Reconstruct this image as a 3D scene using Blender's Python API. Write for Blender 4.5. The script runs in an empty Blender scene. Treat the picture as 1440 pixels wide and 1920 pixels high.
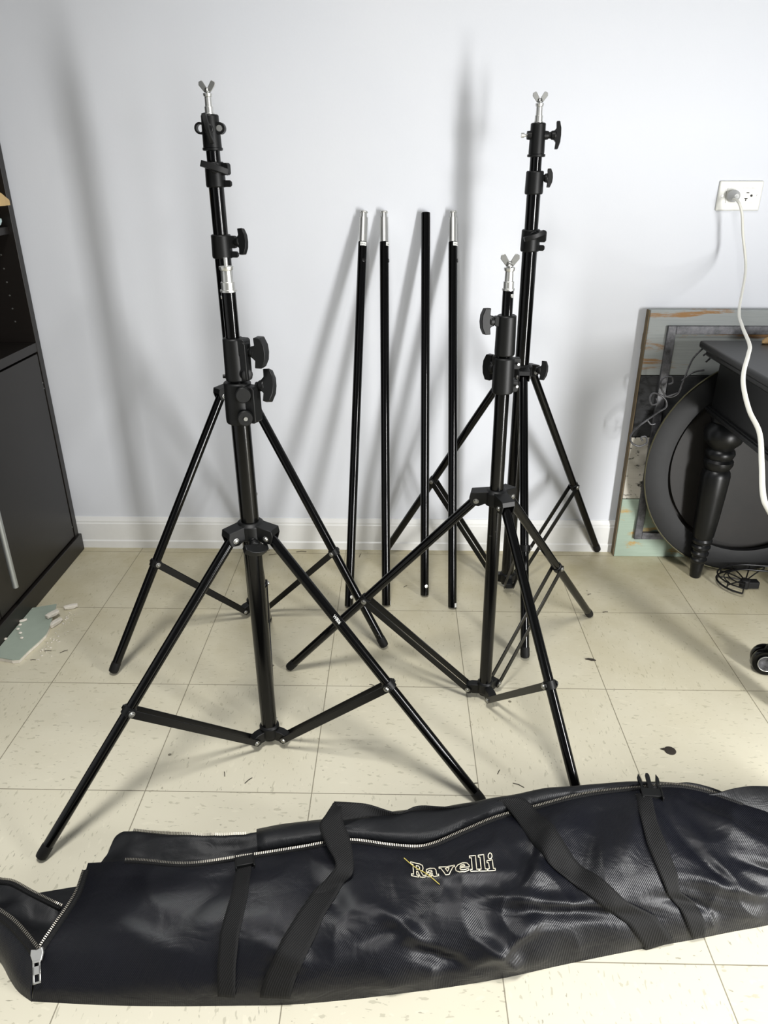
import bpy, bmesh, math, random
from mathutils import Vector, Matrix, noise
random.seed(7)
SC=bpy.context.scene; COL=SC.collection
PI=math.pi
WALL_Y=.343
# ---------------------------------------------------------------- materials
def lin(h):
    h=h.lstrip('#'); r=[]
    for i in (0,2,4):
        c=int(h[i:i+2],16)/255; r.append(c/12.92 if c<=.04045 else ((c+.055)/1.055)**2.4)
    return (*r,1)
class NT:
    def __init__(s,name):
        s.m=bpy.data.materials.new(name); s.m.use_nodes=True; s.t=s.m.node_tree; s.n=s.t.nodes; s.l=s.t.links
        s.b=s.n['Principled BSDF']
    def node(s,typ,**kw):
        n=s.n.new(typ)
        for k,v in kw.items():
            if k in n.inputs: n.inputs[k].default_value=v
            else: setattr(n,k,v)
        return n
    def link(s,a,b): s.l.new(a,b)
    def coord(s,kind='Object',scale=(1,1,1),rot=(0,0,0),loc=(0,0,0)):
        c=s.node('ShaderNodeTexCoord'); m=s.node('ShaderNodeMapping')
        m.inputs['Scale'].default_value=scale; m.inputs['Rotation'].default_value=rot; m.inputs['Location'].default_value=loc
        s.link(c.outputs[kind],m.inputs['Vector']); return m.outputs[0]
    def noise(s,vec,scale,detail=4,rough=.55,dist=0):
        n=s.node('ShaderNodeTexNoise'); n.inputs['Scale'].default_value=scale; n.inputs['Detail'].default_value=detail
        n.inputs['Roughness'].default_value=rough; n.inputs['Distortion'].default_value=dist
        s.link(vec,n.inputs['Vector']); return n.outputs['Fac']
    def ramp(s,fac,stops):
        r=s.node('ShaderNodeValToRGB'); e=r.color_ramp.elements
        while len(e)<len(stops): e.new(.5)
        for i,(p,c) in enumerate(stops): e[i].position=p; e[i].color=c if len(c)==4 else (*c,1)
        s.link(fac,r.inputs[0]); return r.outputs[0]
    def mix(s,fac,a,b,mode='MIX'):
        m=s.node('ShaderNodeMix',data_type='RGBA',blend_type=mode)
        for v,i in ((fac,0),(a,6),(b,7)):
            if hasattr(v,'is_output') or isinstance(v,bpy.types.NodeSocket): s.link(v,m.inputs[i])
            else: m.inputs[i].default_value=v
        return m.outputs[2]
    def math(s,op,a,b=0,c=0):
        m=s.node('ShaderNodeMath',operation=op)
        for i,v in enumerate((a,b,c)):
            if isinstance(v,bpy.types.NodeSocket): s.link(v,m.inputs[i])
            else: m.inputs[i].default_value=v
        return m.outputs[0]
    def bump(s,h,strength=.3,dist=.001):
        b=s.node('ShaderNodeBump'); b.inputs['Strength'].default_value=strength; b.inputs['Distance'].default_value=dist
        s.link(h,b.inputs['Height']); s.link(b.outputs[0],s.b.inputs['Normal'])
    def set(s,**kw):
        for k,v in kw.items():
            k={'rough':'Roughness','metal':'Metallic','spec':'Specular IOR Level','color':'Base Color','coat':'Coat Weight','sheen':'Sheen Weight'}.get(k,k)
            if isinstance(v,bpy.types.NodeSocket): s.link(v,s.b.inputs[k])
            else: s.b.inputs[k].default_value=v
        return s
M={}
def simple(name,hexc,rough,metal=0,spec=.5,bump=None,var=0):
    t=NT(name); v=t.coord()
    c=lin(hexc)
    if var:
        f=t.noise(v,60,5); d=tuple(x*(1-var) for x in c[:3])+(1,)
        t.set(color=t.mix(f,c,d))
    else: t.set(color=c)
    t.set(rough=rough,metal=metal,spec=spec)
    if bump: t.bump(t.noise(v,bump[0],4),bump[1],bump[2])
    M[name]=t.m; return t.m
simple('gloss_black','#040404',.13,0,.32,var=.3)
simple('satin_black','#090909',.34,0,.35,(400,.15,.0004),.3)
simple('plastic_black','#090a0a',.46,0,.3,(900,.3,.0004),.3)
simple('rubber_black','#0c0c0c',.65,0,.3,(500,.3,.0004),.3)
simple('steel','#dcdcd8',.38,1,.5,(300,.1,.0002),.15)
simple('zip_metal','#8f8b82',.42,1,.5)
simple('dull_steel','#a9a9a5',.38,1,.5,(300,.2,.0002),.2)
simple('white_sticker','#d9dad6',.5)
simple('mark_ink','#2a2a2c',.6)
simple('thread_white','#e4ddc6',.6)
simple('thread_yellow','#c9b95f',.6)
simple('cord_white','#d6d5cb',.42,0,.5)
simple('outlet_white','#d9d9d2',.4,0,.5)
simple('outlet_slot','#1c1712',.7)
simple('plug_grey','#b9bab8',.45)
simple('trim_white','#dfdfdc',.42,0,.5,(60,.25,.0006),.06)
simple('handle_silver','#b4b8b8',.35,.8)
simple('tan_paper','#c4a878',.8,0,.3,(60,.6,.002),.25)
simple('pale_blue','#bcd3d2',.5)
simple('dark_box','#18181b',.5)
simple('plaster','#dcd6c9',.85,0,.2,(150,.8,.002),.2)
simple('bark_tan','#9c8058',.7,0,.3,(200,.5,.001),.4)
simple('lint_dark','#2a241c',.8)
simple('ring_brass','#55523e',.45,.6)
# scratched gloss black for worn tubes
def scratched():
    t=NT('scratched_black'); v=t.coord(scale=(1,1,.35)); f=t.noise(v,260,6,.7); g=t.noise(t.coord(),9,3)
    s=t.math('MULTIPLY',t.math('GREATER_THAN',f,.66),t.math('GREATER_THAN',g,.6))
    t.set(color=t.mix(s,lin('#040404'),lin('#8d8c86')),rough=.17,spec=.3); M['scratched_black']=t.m
scratched()
def wall_mat():
    t=NT('wall_paint'); v=t.coord()
    f=t.noise(v,2.2,3); t.set(color=t.mix(f,lin('#d7d9dd'),lin('#cfd2d8')),rough=.62,spec=.3)
    t.bump(t.noise(v,180,3),.12,.0008); M['wall']=t.m
wall_mat()
def floor_mat():
    t=NT('vinyl_tile'); T=.3048
    c=t.node('ShaderNodeTexCoord'); sep=t.node('ShaderNodeSeparateXYZ'); t.link(c.outputs['Object'],sep.inputs[0])
    x=t.math('DIVIDE',sep.outputs[0],T); y=t.math('DIVIDE',sep.outputs[1],T)
    ix=t.math('FLOOR',x); iy=t.math('FLOOR',y); fx=t.math('FRACT',x); fy=t.math('FRACT',y)
    par=t.math('MODULO',t.math('ABSOLUTE',t.math('ADD',ix,iy)),2)
    # quarter-turned chips in alternate tiles
    comb=t.node('ShaderNodeCombineXYZ'); t.link(sep.outputs[0],comb.inputs[0]); t.link(sep.outputs[1],comb.inputs[1])
    comb2=t.node('ShaderNodeCombineXYZ'); t.link(sep.outputs[1],comb2.inputs[0]); t.link(sep.outputs[0],comb2.inputs[1])
    mv=t.node('ShaderNodeMix',data_type='VECTOR'); t.link(par,mv.inputs[0]); t.link(comb.outputs[0],mv.inputs[4]); t.link(comb2.outputs[0],mv.inputs[5])
    off=t.node('ShaderNodeCombineXYZ'); t.link(t.math('MULTIPLY',ix,3.17),off.inputs[0]); t.link(t.math('MULTIPLY',iy,5.31),off.inputs[1])
    add=t.node('ShaderNodeVectorMath',operation='ADD'); t.link(mv.outputs[1],add.inputs[0]); t.link(off.outputs[0],add.inputs[1])
    def st(sx,sy,rot):
        m=t.node('ShaderNodeMapping'); m.inputs['Scale'].default_value=(sx,sy,1); m.inputs['Rotation'].default_value=(0,0,rot); t.link(add.outputs[0],m.inputs[0]); return m.outputs[0]
    f1=t.noise(st(55,150,.25),1,2,.5,.4); f2=t.noise(st(75,190,-.2),1,2,.5,.3); f3=t.noise(st(35,80,.6),1,2,.5)
    base=t.mix(t.noise(c.outputs['Object'],1.6,4),lin('#cdc8b4'),lin('#d6d2c0'))
    tn=t.node('ShaderNodeTexWhiteNoise',noise_dimensions='2D'); cc=t.node('ShaderNodeCombineXYZ'); t.link(ix,cc.inputs[0]); t.link(iy,cc.inputs[1]); t.link(cc.outputs[0],tn.inputs['Vector'])
    base=t.mix(t.math('MULTIPLY',tn.outputs['Value'],.25),base,lin('#c6c0a8'))
    base=t.mix(t.math('MULTIPLY',t.math('GREATER_THAN',f3,.66),.25),base,lin('#e2ddc9'))
    base=t.mix(t.math('MULTIPLY',t.ramp(f1,[(.645,(0,0,0)),(.675,(1,1,1))]),.36),base,lin('#827f6a'))
    base=t.mix(t.math('MULTIPLY',t.ramp(f2,[(.70,(0,0,0)),(.72,(1,1,1))]),.5),base,lin('#5a5648'))
    # trodden dirt that thickens along the wall
    wy=t.node('ShaderNodeMapRange'); t.link(sep.outputs[1],wy.inputs[0]); wy.inputs[1].default_value=-.75; wy.inputs[2].default_value=.34; wy.inputs[3].default_value=0; wy.inputs[4].default_value=.95
    dirt=t.math('MULTIPLY',wy.outputs[0],t.ramp(t.noise(c.outputs['Object'],7,6,.65),[(.25,(.35,.35,.35)),(.75,(1,1,1))]))
    base=t.mix(dirt,base,lin('#a09570'))
    def edge(f): return t.math('MINIMUM',f,t.math('SUBTRACT',1,f))
    e=t.math('MINIMUM',edge(fx),edge(fy))
    joint=t.math('LESS_THAN',e,.0030)
    base=t.mix(t.math('MULTIPLY',joint,.68),base,lin('#4f452f'))
    sp=t.node('ShaderNodeTexVoronoi'); sp.inputs['Scale'].default_value=9; t.link(c.outputs['Object'],sp.inputs['Vector'])
    base=t.mix(t.math('MULTIPLY',t.math('LESS_THAN',sp.outputs['Distance'],.035),.75),base,lin('#3c3322'))
    t.set(color=base,rough=t.ramp(t.noise(c.outputs['Object'],5,4),[(.3,(.34,)*3),(.7,(.5,)*3)]),spec=.4)
    t.bump(t.math('ADD',t.noise(c.outputs['Object'],11,3),t.math('MULTIPLY',joint,-1.5)),.12,.0012)
    M['floor']=t.m
floor_mat()
def fabric(name,ca,cb,rough,scale,strength,wr=0):
    t=NT(name); v=t.coord(rot=(0,0,.75))
    w=t.node('ShaderNodeTexWave',wave_type='BANDS',bands_direction='X'); w.inputs['Scale'].default_value=scale; w.inputs['Distortion'].default_value=.6; t.link(v,w.inputs['Vector'])
    n=t.noise(v,14,4)
    t.set(color=t.mix(n,lin(ca),lin(cb)),rough=rough,spec=.30)
    r=t.noise(t.coord(scale=(1.0,1.6,1.6)),17,3,.5,1.2); r2=t.noise(t.coord(scale=(1.5,1,1)),42,2,.5,.8)
    k=t.math('ADD',t.math('MULTIPLY',t.math('ABSOLUTE',t.math('SUBTRACT',r,.5)),wr*34),t.math('MULTIPLY',t.math('ABSOLUTE',t.math('SUBTRACT',r2,.5)),wr*9))
    t.bump(t.math('ADD',w.outputs['Fac'],k),strength,.0005); M[name]=t.m; return t
fabric('bag_nylon','#06070c','#0c0d15',.40,150,.5,.22)
fabric('bag_lining','#0d0e10','#17181b',.5,150,.3,.5)
fabric('webbing','#040405','#090909',.75,130,.9)
def cabinet_mat():
    t=NT('black_brown_wood'); v=t.coord(scale=(1,8,60)); n=t.noise(v,3,5); t.set(color=t.mix(n,lin('#120f0d'),lin('#1a1613')),rough=.4,spec=.5); t.bump(n,.12,.0005); M['cabinet']=t.m
cabinet_mat()
def desk_mat():
    t=NT('desk_paint'); v=t.coord(scale=(1,1,1)); n=t.noise(v,18,5); t.set(color=t.mix(n,lin('#08090a'),lin('#0e0f10')),rough=.36,spec=.35); t.bump(t.noise(v,90,4),.12,.0006); M['desk']=t.m
desk_mat()
def plank(name,ca,cb,cc,thr,scale,sx=1,sz=8):
    t=NT(name); v=t.coord(scale=(sx,1,sz)); n=t.noise(v,scale,8,.7,.3); g=t.noise(t.coord(scale=(2,1,60)),4,4)
    c=t.mix(g,lin(ca),lin(cb)); m=t.ramp(n,[(thr,(0,0,0)),(thr+.06,(1,1,1))]); c=t.mix(m,c,lin(cc))
    t.set(color=c,rough=.75,spec=.25); t.bump(g,.4,.001); M[name]=t.m
plank('plank_teal','#9b9e9c','#858a89','#8d6c48',.53,3)
plank('plank_black','#3b3c3d','#29292a','#121212',.52,5,1,2)
plank('plank_white','#c4c0b4','#b0aba0','#2e2c28',.56,34,1,1.6)
plank('plank_mint','#9fae9f','#8a998b','#a88f5e',.53,5,1,3)
simple('board_edge','#6b5e49',.8,0,.2,(80,.4,.001),.3)
def metal_worn(name,ca,cb,rough,sc=14):
    t=NT(name); v=t.coord(); n=t.noise(v,sc,6,.7); t.set(color=t.mix(t.ramp(n,[(.35,(0,0,0)),(.7,(1,1,1))]),lin(ca),lin(cb)),rough=rough,metal=.1,spec=.45); t.bump(t.noise(v,40,5),.25,.001); M[name]=t.m
metal_worn('worn_iron','#18181a','#6a6a6e',.38,30)
metal_worn('disc_rim','#0a0b0c','#131416',.55,9)
metal_worn('disc_face','#100e0c','#1b1815',.55,7)
simple('wire_black','#0e0e0f',.4,.3,.5)
simple('mint_board','#98a396',.8,0,.2,(50,.3,.001),.12)

# ---------------------------------------------------------------- mesh helpers
class MB:
    def __init__(s): s.v=[]; s.f=[]
    def add(s,vs,fs):
        o=len(s.v); s.v+= [tuple(p) for p in vs]; s.f+=[tuple(i+o for i in f) for f in fs]; return s
    def box(s,a,b,mat=None):
        x0,y0,z0=a; x1,y1,z1=b
        vs=[Vector(p) for p in [(x0,y0,z0),(x1,y0,z0),(x1,y1,z0),(x0,y1,z0),(x0,y0,z1),(x1,y0,z1),(x1,y1,z1),(x0,y1,z1)]]
        if mat: vs=[mat@p for p in vs]
        return s.add(vs,[(0,3,2,1),(4,5,6,7),(0,1,5,4),(1,2,6,5),(2,3,7,6),(3,0,4,7)])
    def tube(s,pts,r,n=20,caps=True):
        pts=[Vector(p) for p in pts]; R=r if isinstance(r,(list,tuple)) else [r]*len(pts)
        up=None; rings=[]
        for i,p in enumerate(pts):
            if i==0: d=pts[1]-p
            elif i==len(pts)-1: d=p-pts[i-1]
            else: d=(pts[i+1]-p).normalized()+(p-pts[i-1]).normalized()
            if d.length<1e-9: d=Vector((0,0,1))
            d.normalize()
            if up is None: up=d.orthogonal().normalized()
            else:
                up=up-d*up.dot(d); up=up.normalized() if up.length>1e-6 else d.orthogonal().normalized()
            w=d.cross(up); rings.append([p+(up*math.cos(2*PI*k/n)+w*math.sin(2*PI*k/n))*R[i] for k in range(n)])
        vs=[q for r_ in rings for q in r_]; fs=[]
        for i in range(len(rings)-1):
            for k in range(n): fs.append((i*n+k,i*n+(k+1)%n,(i+1)*n+(k+1)%n,(i+1)*n+k))
        if caps: fs.append(tuple(range(n))[::-1]); fs.append(tuple((len(rings)-1)*n+k for k in range(n)))
        return s.add(vs,fs)
    def lathe(s,p,axis,prof,n=28):
        """prof: list of (distance along axis, radius)"""
        p=Vector(p); d=Vector(axis).normalized(); u=d.orthogonal().normalized(); w=d.cross(u); vs=[];fs=[]
        for h,r in prof:
            for k in range(n): vs.append(p+d*h+(u*math.cos(2*PI*k/n)+w*math.sin(2*PI*k/n))*max(r,1e-5))
        for i in range(len(prof)-1):
            for k in range(n): fs.append((i*n+k,i*n+(k+1)%n,(i+1)*n+(k+1)%n,(i+1)*n+k))
        fs.append(tuple(range(n))[::-1]); fs.append(tuple((len(prof)-1)*n+k for k in range(n)))
        return s.add(vs,fs)
    def prism(s,outline,ax,ay,az,org,th):
        """2-D outline in plane (ax,ay), thickness th along az, centred"""
        org=Vector(org);ax=Vector(ax).normalized();ay=Vector(ay).normalized();az=Vector(az).normalized(); n=len(outline)
        vs=[org+ax*x+ay*y-az*th/2 for x,y in outline]+[org+ax*x+ay*y+az*th/2 for x,y in outline]
        fs=[tuple(range(n))[::-1],tuple(range(n,2*n))]+[(i,(i+1)%n,n+(i+1)%n,n+i) for i in range(n)]
        return s.add(vs,fs)
    def grid(s,rows,closed=False):
        m=len(rows[0]); vs=[p for r in rows for p in r]; fs=[]
        for i in range(len(rows)-1):
            for j in range(m-1): fs.append((i*m+j,i*m+j+1,(i+1)*m+j+1,(i+1)*m+j))
        return s.add(vs,fs)
    def build(s,name,mat,parent=None,bevel=0,angle=35,solid=0,subdiv=0,seg=2,smooth=True,origin=None):
        me=bpy.data.meshes.new(name)
        org=Vector((0,0,0))
        if parent is None and origin is not None: org=Vector(origin)
        me.from_pydata([Vector(p)-org for p in s.v],[],s.f); me.update()
        bm=bmesh.new(); bm.from_mesh(me); bmesh.ops.recalc_face_normals(bm,faces=bm.faces); bm.to_mesh(me); bm.free()
        mats=mat if isinstance(mat,(list,tuple)) else [mat]
        for m_ in mats: me.materials.append(M[m_])
        if smooth:
            me.shade_smooth(); me.set_sharp_from_angle(angle=math.radians(angle))
        o=bpy.data.objects.new(name,me); COL.objects.link(o); o.location=org
        if parent is not None:
            o.parent=parent; chain=Vector((0,0,0)); q=parent
            while q is not None: chain+=q.location; q=q.parent
            for v in me.vertices: v.co=v.co-chain
        if bevel:
            b=o.modifiers.new('bevel','BEVEL'); b.width=bevel; b.segments=seg; b.limit_method='ANGLE'; b.angle_limit=math.radians(40)
        if solid:
            b=o.modifiers.new('thick','SOLIDIFY'); b.thickness=solid; b.offset=0
        if subdiv:
            b=o.modifiers.new('sub','SUBSURF'); b.levels=subdiv; b.render_levels=subdiv
        return o
def each(mb,name,mat,parent=None,**kw):
    """build every connected piece of a mesh builder as an object of its own"""
    n=len(mb.v); pa=list(range(n))
    def find(i):
        while pa[i]!=i: pa[i]=pa[pa[i]]; i=pa[i]
        return i
    for f in mb.f:
        a=find(f[0])
        for i in f[1:]: pa[find(i)]=a
    groups={}
    for f in mb.f: groups.setdefault(find(f[0]),[]).append(f)
    out=[]
    for fs in groups.values():
        ids=sorted({i for f in fs for i in f}); mp={i:k for k,i in enumerate(ids)}
        q=MB(); q.add([mb.v[i] for i in ids],[tuple(mp[i] for i in f) for f in fs]); out.append(q.build(name,mat,parent,**kw))
    return out
def thing(name,loc,label,cat,group=None):
    o=bpy.data.objects.new(name,None); COL.objects.link(o); o.location=loc; o.empty_display_size=.05
    return tag(o,label,cat,group)
def tag(o,label=None,cat=None,group=None,kind=None):
    if label: o['label']=label
    if cat: o['category']=cat
    if group: o['group']=group
    if kind: o['kind']=kind
    return o
def catmull(pts,n=8):
    P=[Vector(p) for p in pts]; out=[]
    for i in range(len(P)-1):
        a=P[max(i-1,0)];b=P[i];c=P[i+1];d=P[min(i+2,len(P)-1)]
        for k in range(n):
            t=k/n; out.append(.5*((2*b)+(-a+c)*t+(2*a-5*b+4*c-d)*t*t+(-a+3*b-3*c+d)*t**3))
    out.append(P[-1]); return out
BF=[[[0.268,-0.9835,0.0],[0.2701,-0.978,0.0154],[0.2693,-0.9638,0.0286],[0.2698,-0.9431,0.044],[0.2805,-0.9121,0.0528],[0.2917,-0.866,0.0566],[0.2891,-0.8295,0.0561],[0.2862,-0.8079,0.055]],[[0.3717,-0.9865,0.0],[0.3771,-0.9839,0.021],[0.38,-0.9719,0.039],[0.3813,-0.9457,0.06],[0.3788,-0.9118,0.072],[0.3732,-0.8705,0.0773],[0.3675,-0.8387,0.0765],[0.3639,-0.8199,0.075]],[[0.459,-0.9862,0.0],[0.4636,-0.9856,0.0238],[0.4659,-0.9758,0.0442],[0.4667,-0.9525,0.068],[0.4641,-0.9211,0.0816],[0.4588,-0.8819,0.0876],[0.4535,-0.8512,0.0867],[0.4501,-0.833,0.085]],[[0.5349,-0.9841,0.0],[0.539,-0.9836,0.0252],[0.5417,-0.9734,0.0468],[0.5436,-0.9491,0.072],[0.543,-0.916,0.0864],[0.5402,-0.8745,0.0927],[0.5371,-0.8419,0.0918],[0.535,-0.8224,0.09]],[[0.6179,-0.9811,0.0],[0.6206,-0.9807,0.0266],[0.6221,-0.9701,0.0494],[0.623,-0.9445,0.076],[0.6222,-0.9096,0.0912],[0.6198,-0.8656,0.0978],[0.6174,-0.8307,0.0969],[0.6158,-0.8099,0.095]],[[0.6973,-0.9732,0.0],[0.6979,-0.9735,0.028],[0.6978,-0.9631,0.052],[0.6967,-0.9375,0.08],[0.6947,-0.902,0.096],[0.6919,-0.8568,0.103],[0.6895,-0.8208,0.102],[0.6881,-0.7992,0.1]],[[0.7775,-0.9624,0.0],[0.776,-0.964,0.028],[0.7741,-0.9555,0.052],[0.7709,-0.9332,0.08],[0.7679,-0.9013,0.096],[0.7647,-0.8602,0.103],[0.7625,-0.8273,0.102],[0.7613,-0.8075,0.1]],[[0.8442,-0.9525,0.0],[0.8401,-0.9548,0.028],[0.8353,-0.9472,0.052],[0.8281,-0.9265,0.08],[0.8217,-0.8963,0.096],[0.8156,-0.8572,0.103],[0.8118,-0.8255,0.102],[0.8097,-0.8066,0.1]],[[0.92,-0.9384,0.0],[0.9128,-0.9411,0.0294],[0.9051,-0.9332,0.0546],[0.894,-0.9113,0.084],[0.8844,-0.8791,0.1008],[0.8758,-0.837,0.1081],[0.8705,-0.8029,0.1071],[0.8677,-0.7824,0.105]],[[0.9824,-0.9236,0.0],[0.9729,-0.9268,0.0308],[0.963,-0.9189,0.0572],[0.9492,-0.8964,0.088],[0.9378,-0.8627,0.1056],[0.9278,-0.8184,0.1133],[0.9221,-0.7823,0.1122],[0.9191,-0.7604,0.11]],[[1.0461,-0.9093,0.0],[1.0354,-0.9131,0.0322],[1.025,-0.9053,0.0598],[1.0114,-0.8824,0.092],[1.0013,-0.8477,0.1104],[0.9937,-0.8015,0.1185],[0.9901,-0.7636,0.1173],[0.9884,-0.7406,0.115]],[[1.1194,-0.8936,0.0],[1.107,-0.8981,0.0336],[1.096,-0.8905,0.0624],[1.0826,-0.8672,0.096],[1.0742,-0.8312,0.1152],[1.0693,-0.783,0.1236],[1.0684,-0.7431,0.1224],[1.0684,-0.7189,0.12]],[[1.2022,-0.8774,0.0],[1.1883,-0.8824,0.0336],[1.1767,-0.8751,0.0624],[1.1636,-0.8521,0.096],[1.1567,-0.8163,0.1152],[1.1546,-0.7681,0.1236],[1.1562,-0.7281,0.1224],[1.1578,-0.7038,0.12]],[[1.262,-0.8646,0.0],[1.2469,-0.8693,0.0322],[1.2343,-0.8617,0.0598],[1.2201,-0.8387,0.092],[1.2126,-0.803,0.1104],[1.2104,-0.7554,0.1185],[1.2121,-0.7161,0.1173],[1.214,-0.6923,0.115]],[[1.3225,-0.8525,0.0],[1.3066,-0.8567,0.0294],[1.2931,-0.8495,0.0546],[1.2775,-0.8278,0.084],[1.2688,-0.7946,0.1008],[1.2652,-0.7506,0.1081],[1.2661,-0.7147,0.1071],[1.2675,-0.6929,0.105]],[[1.4034,-0.8336,0.0],[1.3867,-0.838,0.0252],[1.3717,-0.8328,0.0468],[1.3535,-0.8156,0.072],[1.3418,-0.789,0.0864],[1.3351,-0.7537,0.0927],[1.3337,-0.7249,0.0918],[1.3337,-0.7077,0.09]],[[1.5058,-0.8093,0.0],[1.4908,-0.8113,0.0168],[1.4762,-0.8061,0.0312],[1.457,-0.7916,0.048],[1.4427,-0.7708,0.0576],[1.432,-0.7443,0.0618],[1.4271,-0.7235,0.0612],[1.425,-0.7113,0.06]]]
BB=[[[0.2862,-0.8079,0.055],[0.292,-0.8029,0.0389],[0.3,-0.7959,0.04],[0.3093,-0.7879,0.0467],[0.3093,-0.7839,0.0304],[0.3093,-0.8179,0.0]],[[0.3639,-0.8199,0.075],[0.3546,-0.8048,0.0582],[0.3416,-0.7837,0.0582],[0.3267,-0.7596,0.0637],[0.3267,-0.7556,0.0414],[0.3267,-0.7896,0.0]],[[0.4501,-0.833,0.085],[0.446,-0.8188,0.0678],[0.4402,-0.7989,0.0674],[0.4335,-0.7762,0.0723],[0.4335,-0.7722,0.047],[0.4335,-0.8062,0.0]],[[0.535,-0.8224,0.09],[0.5317,-0.8098,0.0726],[0.527,-0.7922,0.0719],[0.5217,-0.7721,0.0765],[0.5217,-0.7681,0.0497],[0.5217,-0.8021,0.0]],[[0.6158,-0.8099,0.095],[0.6139,-0.7961,0.0774],[0.6112,-0.7768,0.0765],[0.6081,-0.7547,0.0807],[0.6081,-0.7507,0.0525],[0.6081,-0.7847,0.0]],[[0.6881,-0.7992,0.1],[0.685,-0.7866,0.0823],[0.6808,-0.769,0.081],[0.6759,-0.7488,0.085],[0.6759,-0.7448,0.0552],[0.6759,-0.7788,0.0]],[[0.7613,-0.8075,0.1],[0.7569,-0.7904,0.0823],[0.7508,-0.7664,0.081],[0.7438,-0.7391,0.085],[0.7438,-0.7351,0.0552],[0.7438,-0.7691,0.0]],[[0.8097,-0.8066,0.1],[0.8104,-0.7872,0.0823],[0.8114,-0.7601,0.081],[0.8126,-0.7292,0.085],[0.8126,-0.7252,0.0553],[0.8126,-0.7592,0.0]],[[0.8677,-0.7824,0.105],[0.8691,-0.7673,0.0871],[0.871,-0.7463,0.0855],[0.8732,-0.7222,0.0892],[0.8732,-0.7182,0.058],[0.8732,-0.7522,0.0]],[[0.9191,-0.7604,0.11],[0.9208,-0.7483,0.0919],[0.9232,-0.7313,0.0901],[0.9259,-0.712,0.0935],[0.9259,-0.708,0.0608],[0.9259,-0.742,0.0]],[[0.9884,-0.7406,0.115],[0.9905,-0.7305,0.0967],[0.9935,-0.7163,0.0947],[0.9969,-0.7001,0.0978],[0.9969,-0.6961,0.0635],[0.9969,-0.7301,0.0]],[[1.0684,-0.7189,0.12],[1.0704,-0.7123,0.1015],[1.0733,-0.7031,0.0992],[1.0766,-0.6925,0.102],[1.0766,-0.6885,0.0663],[1.0766,-0.7225,0.0]],[[1.1578,-0.7038,0.12],[1.1601,-0.6983,0.1015],[1.1633,-0.6905,0.0992],[1.167,-0.6816,0.102],[1.167,-0.6776,0.0663],[1.167,-0.7116,0.0]],[[1.214,-0.6923,0.115],[1.2168,-0.6873,0.0967],[1.2206,-0.6803,0.0947],[1.2251,-0.6723,0.0978],[1.2251,-0.6683,0.0635],[1.2251,-0.7023,0.0]],[[1.2675,-0.6929,0.105],[1.2706,-0.6876,0.0871],[1.275,-0.6802,0.0856],[1.2801,-0.6717,0.0893],[1.2801,-0.6677,0.058],[1.2801,-0.7017,0.0]],[[1.3337,-0.7077,0.09],[1.337,-0.7017,0.0726],[1.3415,-0.6932,0.0719],[1.3467,-0.6836,0.0765],[1.3467,-0.6796,0.0497],[1.3467,-0.7136,0.0]],[[1.425,-0.7113,0.06],[1.4279,-0.7063,0.0438],[1.432,-0.6993,0.0446],[1.4366,-0.6913,0.051],[1.4366,-0.6873,0.0332],[1.4366,-0.7213,0.0]]]
STRAP_A=[[["s",3.525,0.06],["s",4.025,0.05]],[["s",3.6,0.22],["s",4.125,0.21]],[["s",3.825,0.43],["s",4.425,0.43]],[["s",4.075,0.59],["s",4.55,0.54]],[["s",4.2,0.65],["s",4.7,0.63]],[["s",4.3,0.71],["s",4.925,0.74]],[["w",0.6755,-0.8591,0.118],["w",0.7016,-0.8599,0.112]],[["w",0.6618,-0.8312,0.128],["w",0.6954,-0.8177,0.124]],[["w",0.6482,-0.803,0.135],["w",0.6818,-0.7905,0.135]],[["w",0.6568,-0.7815,0.138],["w",0.6792,-0.7759,0.139]],[["w",0.6658,-0.7615,0.14],["w",0.6798,-0.7529,0.13]]]
STRAP_M=[[["w",0.6812,-0.7842,0.128],["w",0.6665,-0.7594,0.14]],[["w",0.7218,-0.7629,0.112],["w",0.7149,-0.7533,0.13]],[["w",0.7626,-0.7533,0.1],["w",0.7659,-0.7564,0.115]],[["w",0.8119,-0.7408,0.1],["w",0.7989,-0.7392,0.112]],[["w",0.8546,-0.7368,0.1],["w",0.8541,-0.7385,0.11]],[["w",0.917,-0.7398,0.115],["w",0.9231,-0.7344,0.122]]]
STRAP_B=[[["w",0.9141,-0.7429,0.116],["w",0.9251,-0.7372,0.125]],[["w",0.9288,-0.7429,0.122],["w",0.9479,-0.7353,0.128]],[["w",0.9399,-0.7545,0.121],["w",0.967,-0.7372,0.127]],[["w",0.9525,-0.7772,0.118],["w",0.9845,-0.7598,0.122]],[["s",9.6,0.81],["s",10.125,0.83]],[["s",9.8,0.65],["s",10.35,0.66]],[["s",10.2,0.48],["s",10.65,0.52]],[["s",10.6,0.29],["s",11.05,0.31]],[["s",10.95,0.16],["s",11.475,0.18]],[["s",11.1,0.0],["s",11.625,0.02]]]
NARROW_L=[[["s",2.875,0.94],["s",3.15,0.95]],[["s",2.85,0.75],["s",3.15,0.73]],[["s",2.725,0.49],["s",3.075,0.47]],[["s",2.75,0.27],["s",3.075,0.26]],[["s",2.825,0.07],["s",3.125,0.06]]]
NARROW_R=[[["s",11.85,0.96],["s",12.175,0.93]],[["s",11.775,0.84],["s",12.1,0.77]],[["s",11.75,0.64],["s",12.125,0.63]],[["s",11.775,0.46],["s",12.15,0.46]],[["s",11.825,0.3],["s",12.1,0.31]],[["s",11.975,0.2],["s",12.425,0.21]],[["s",11.975,0.09],["s",12.425,0.1]],[["s",11.975,0.02],["s",12.3,0.03]]]
LOGO_UV=[[6.4,0.81],[8.575,0.68],[6.425,0.92],[8.7,0.8]]
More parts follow.
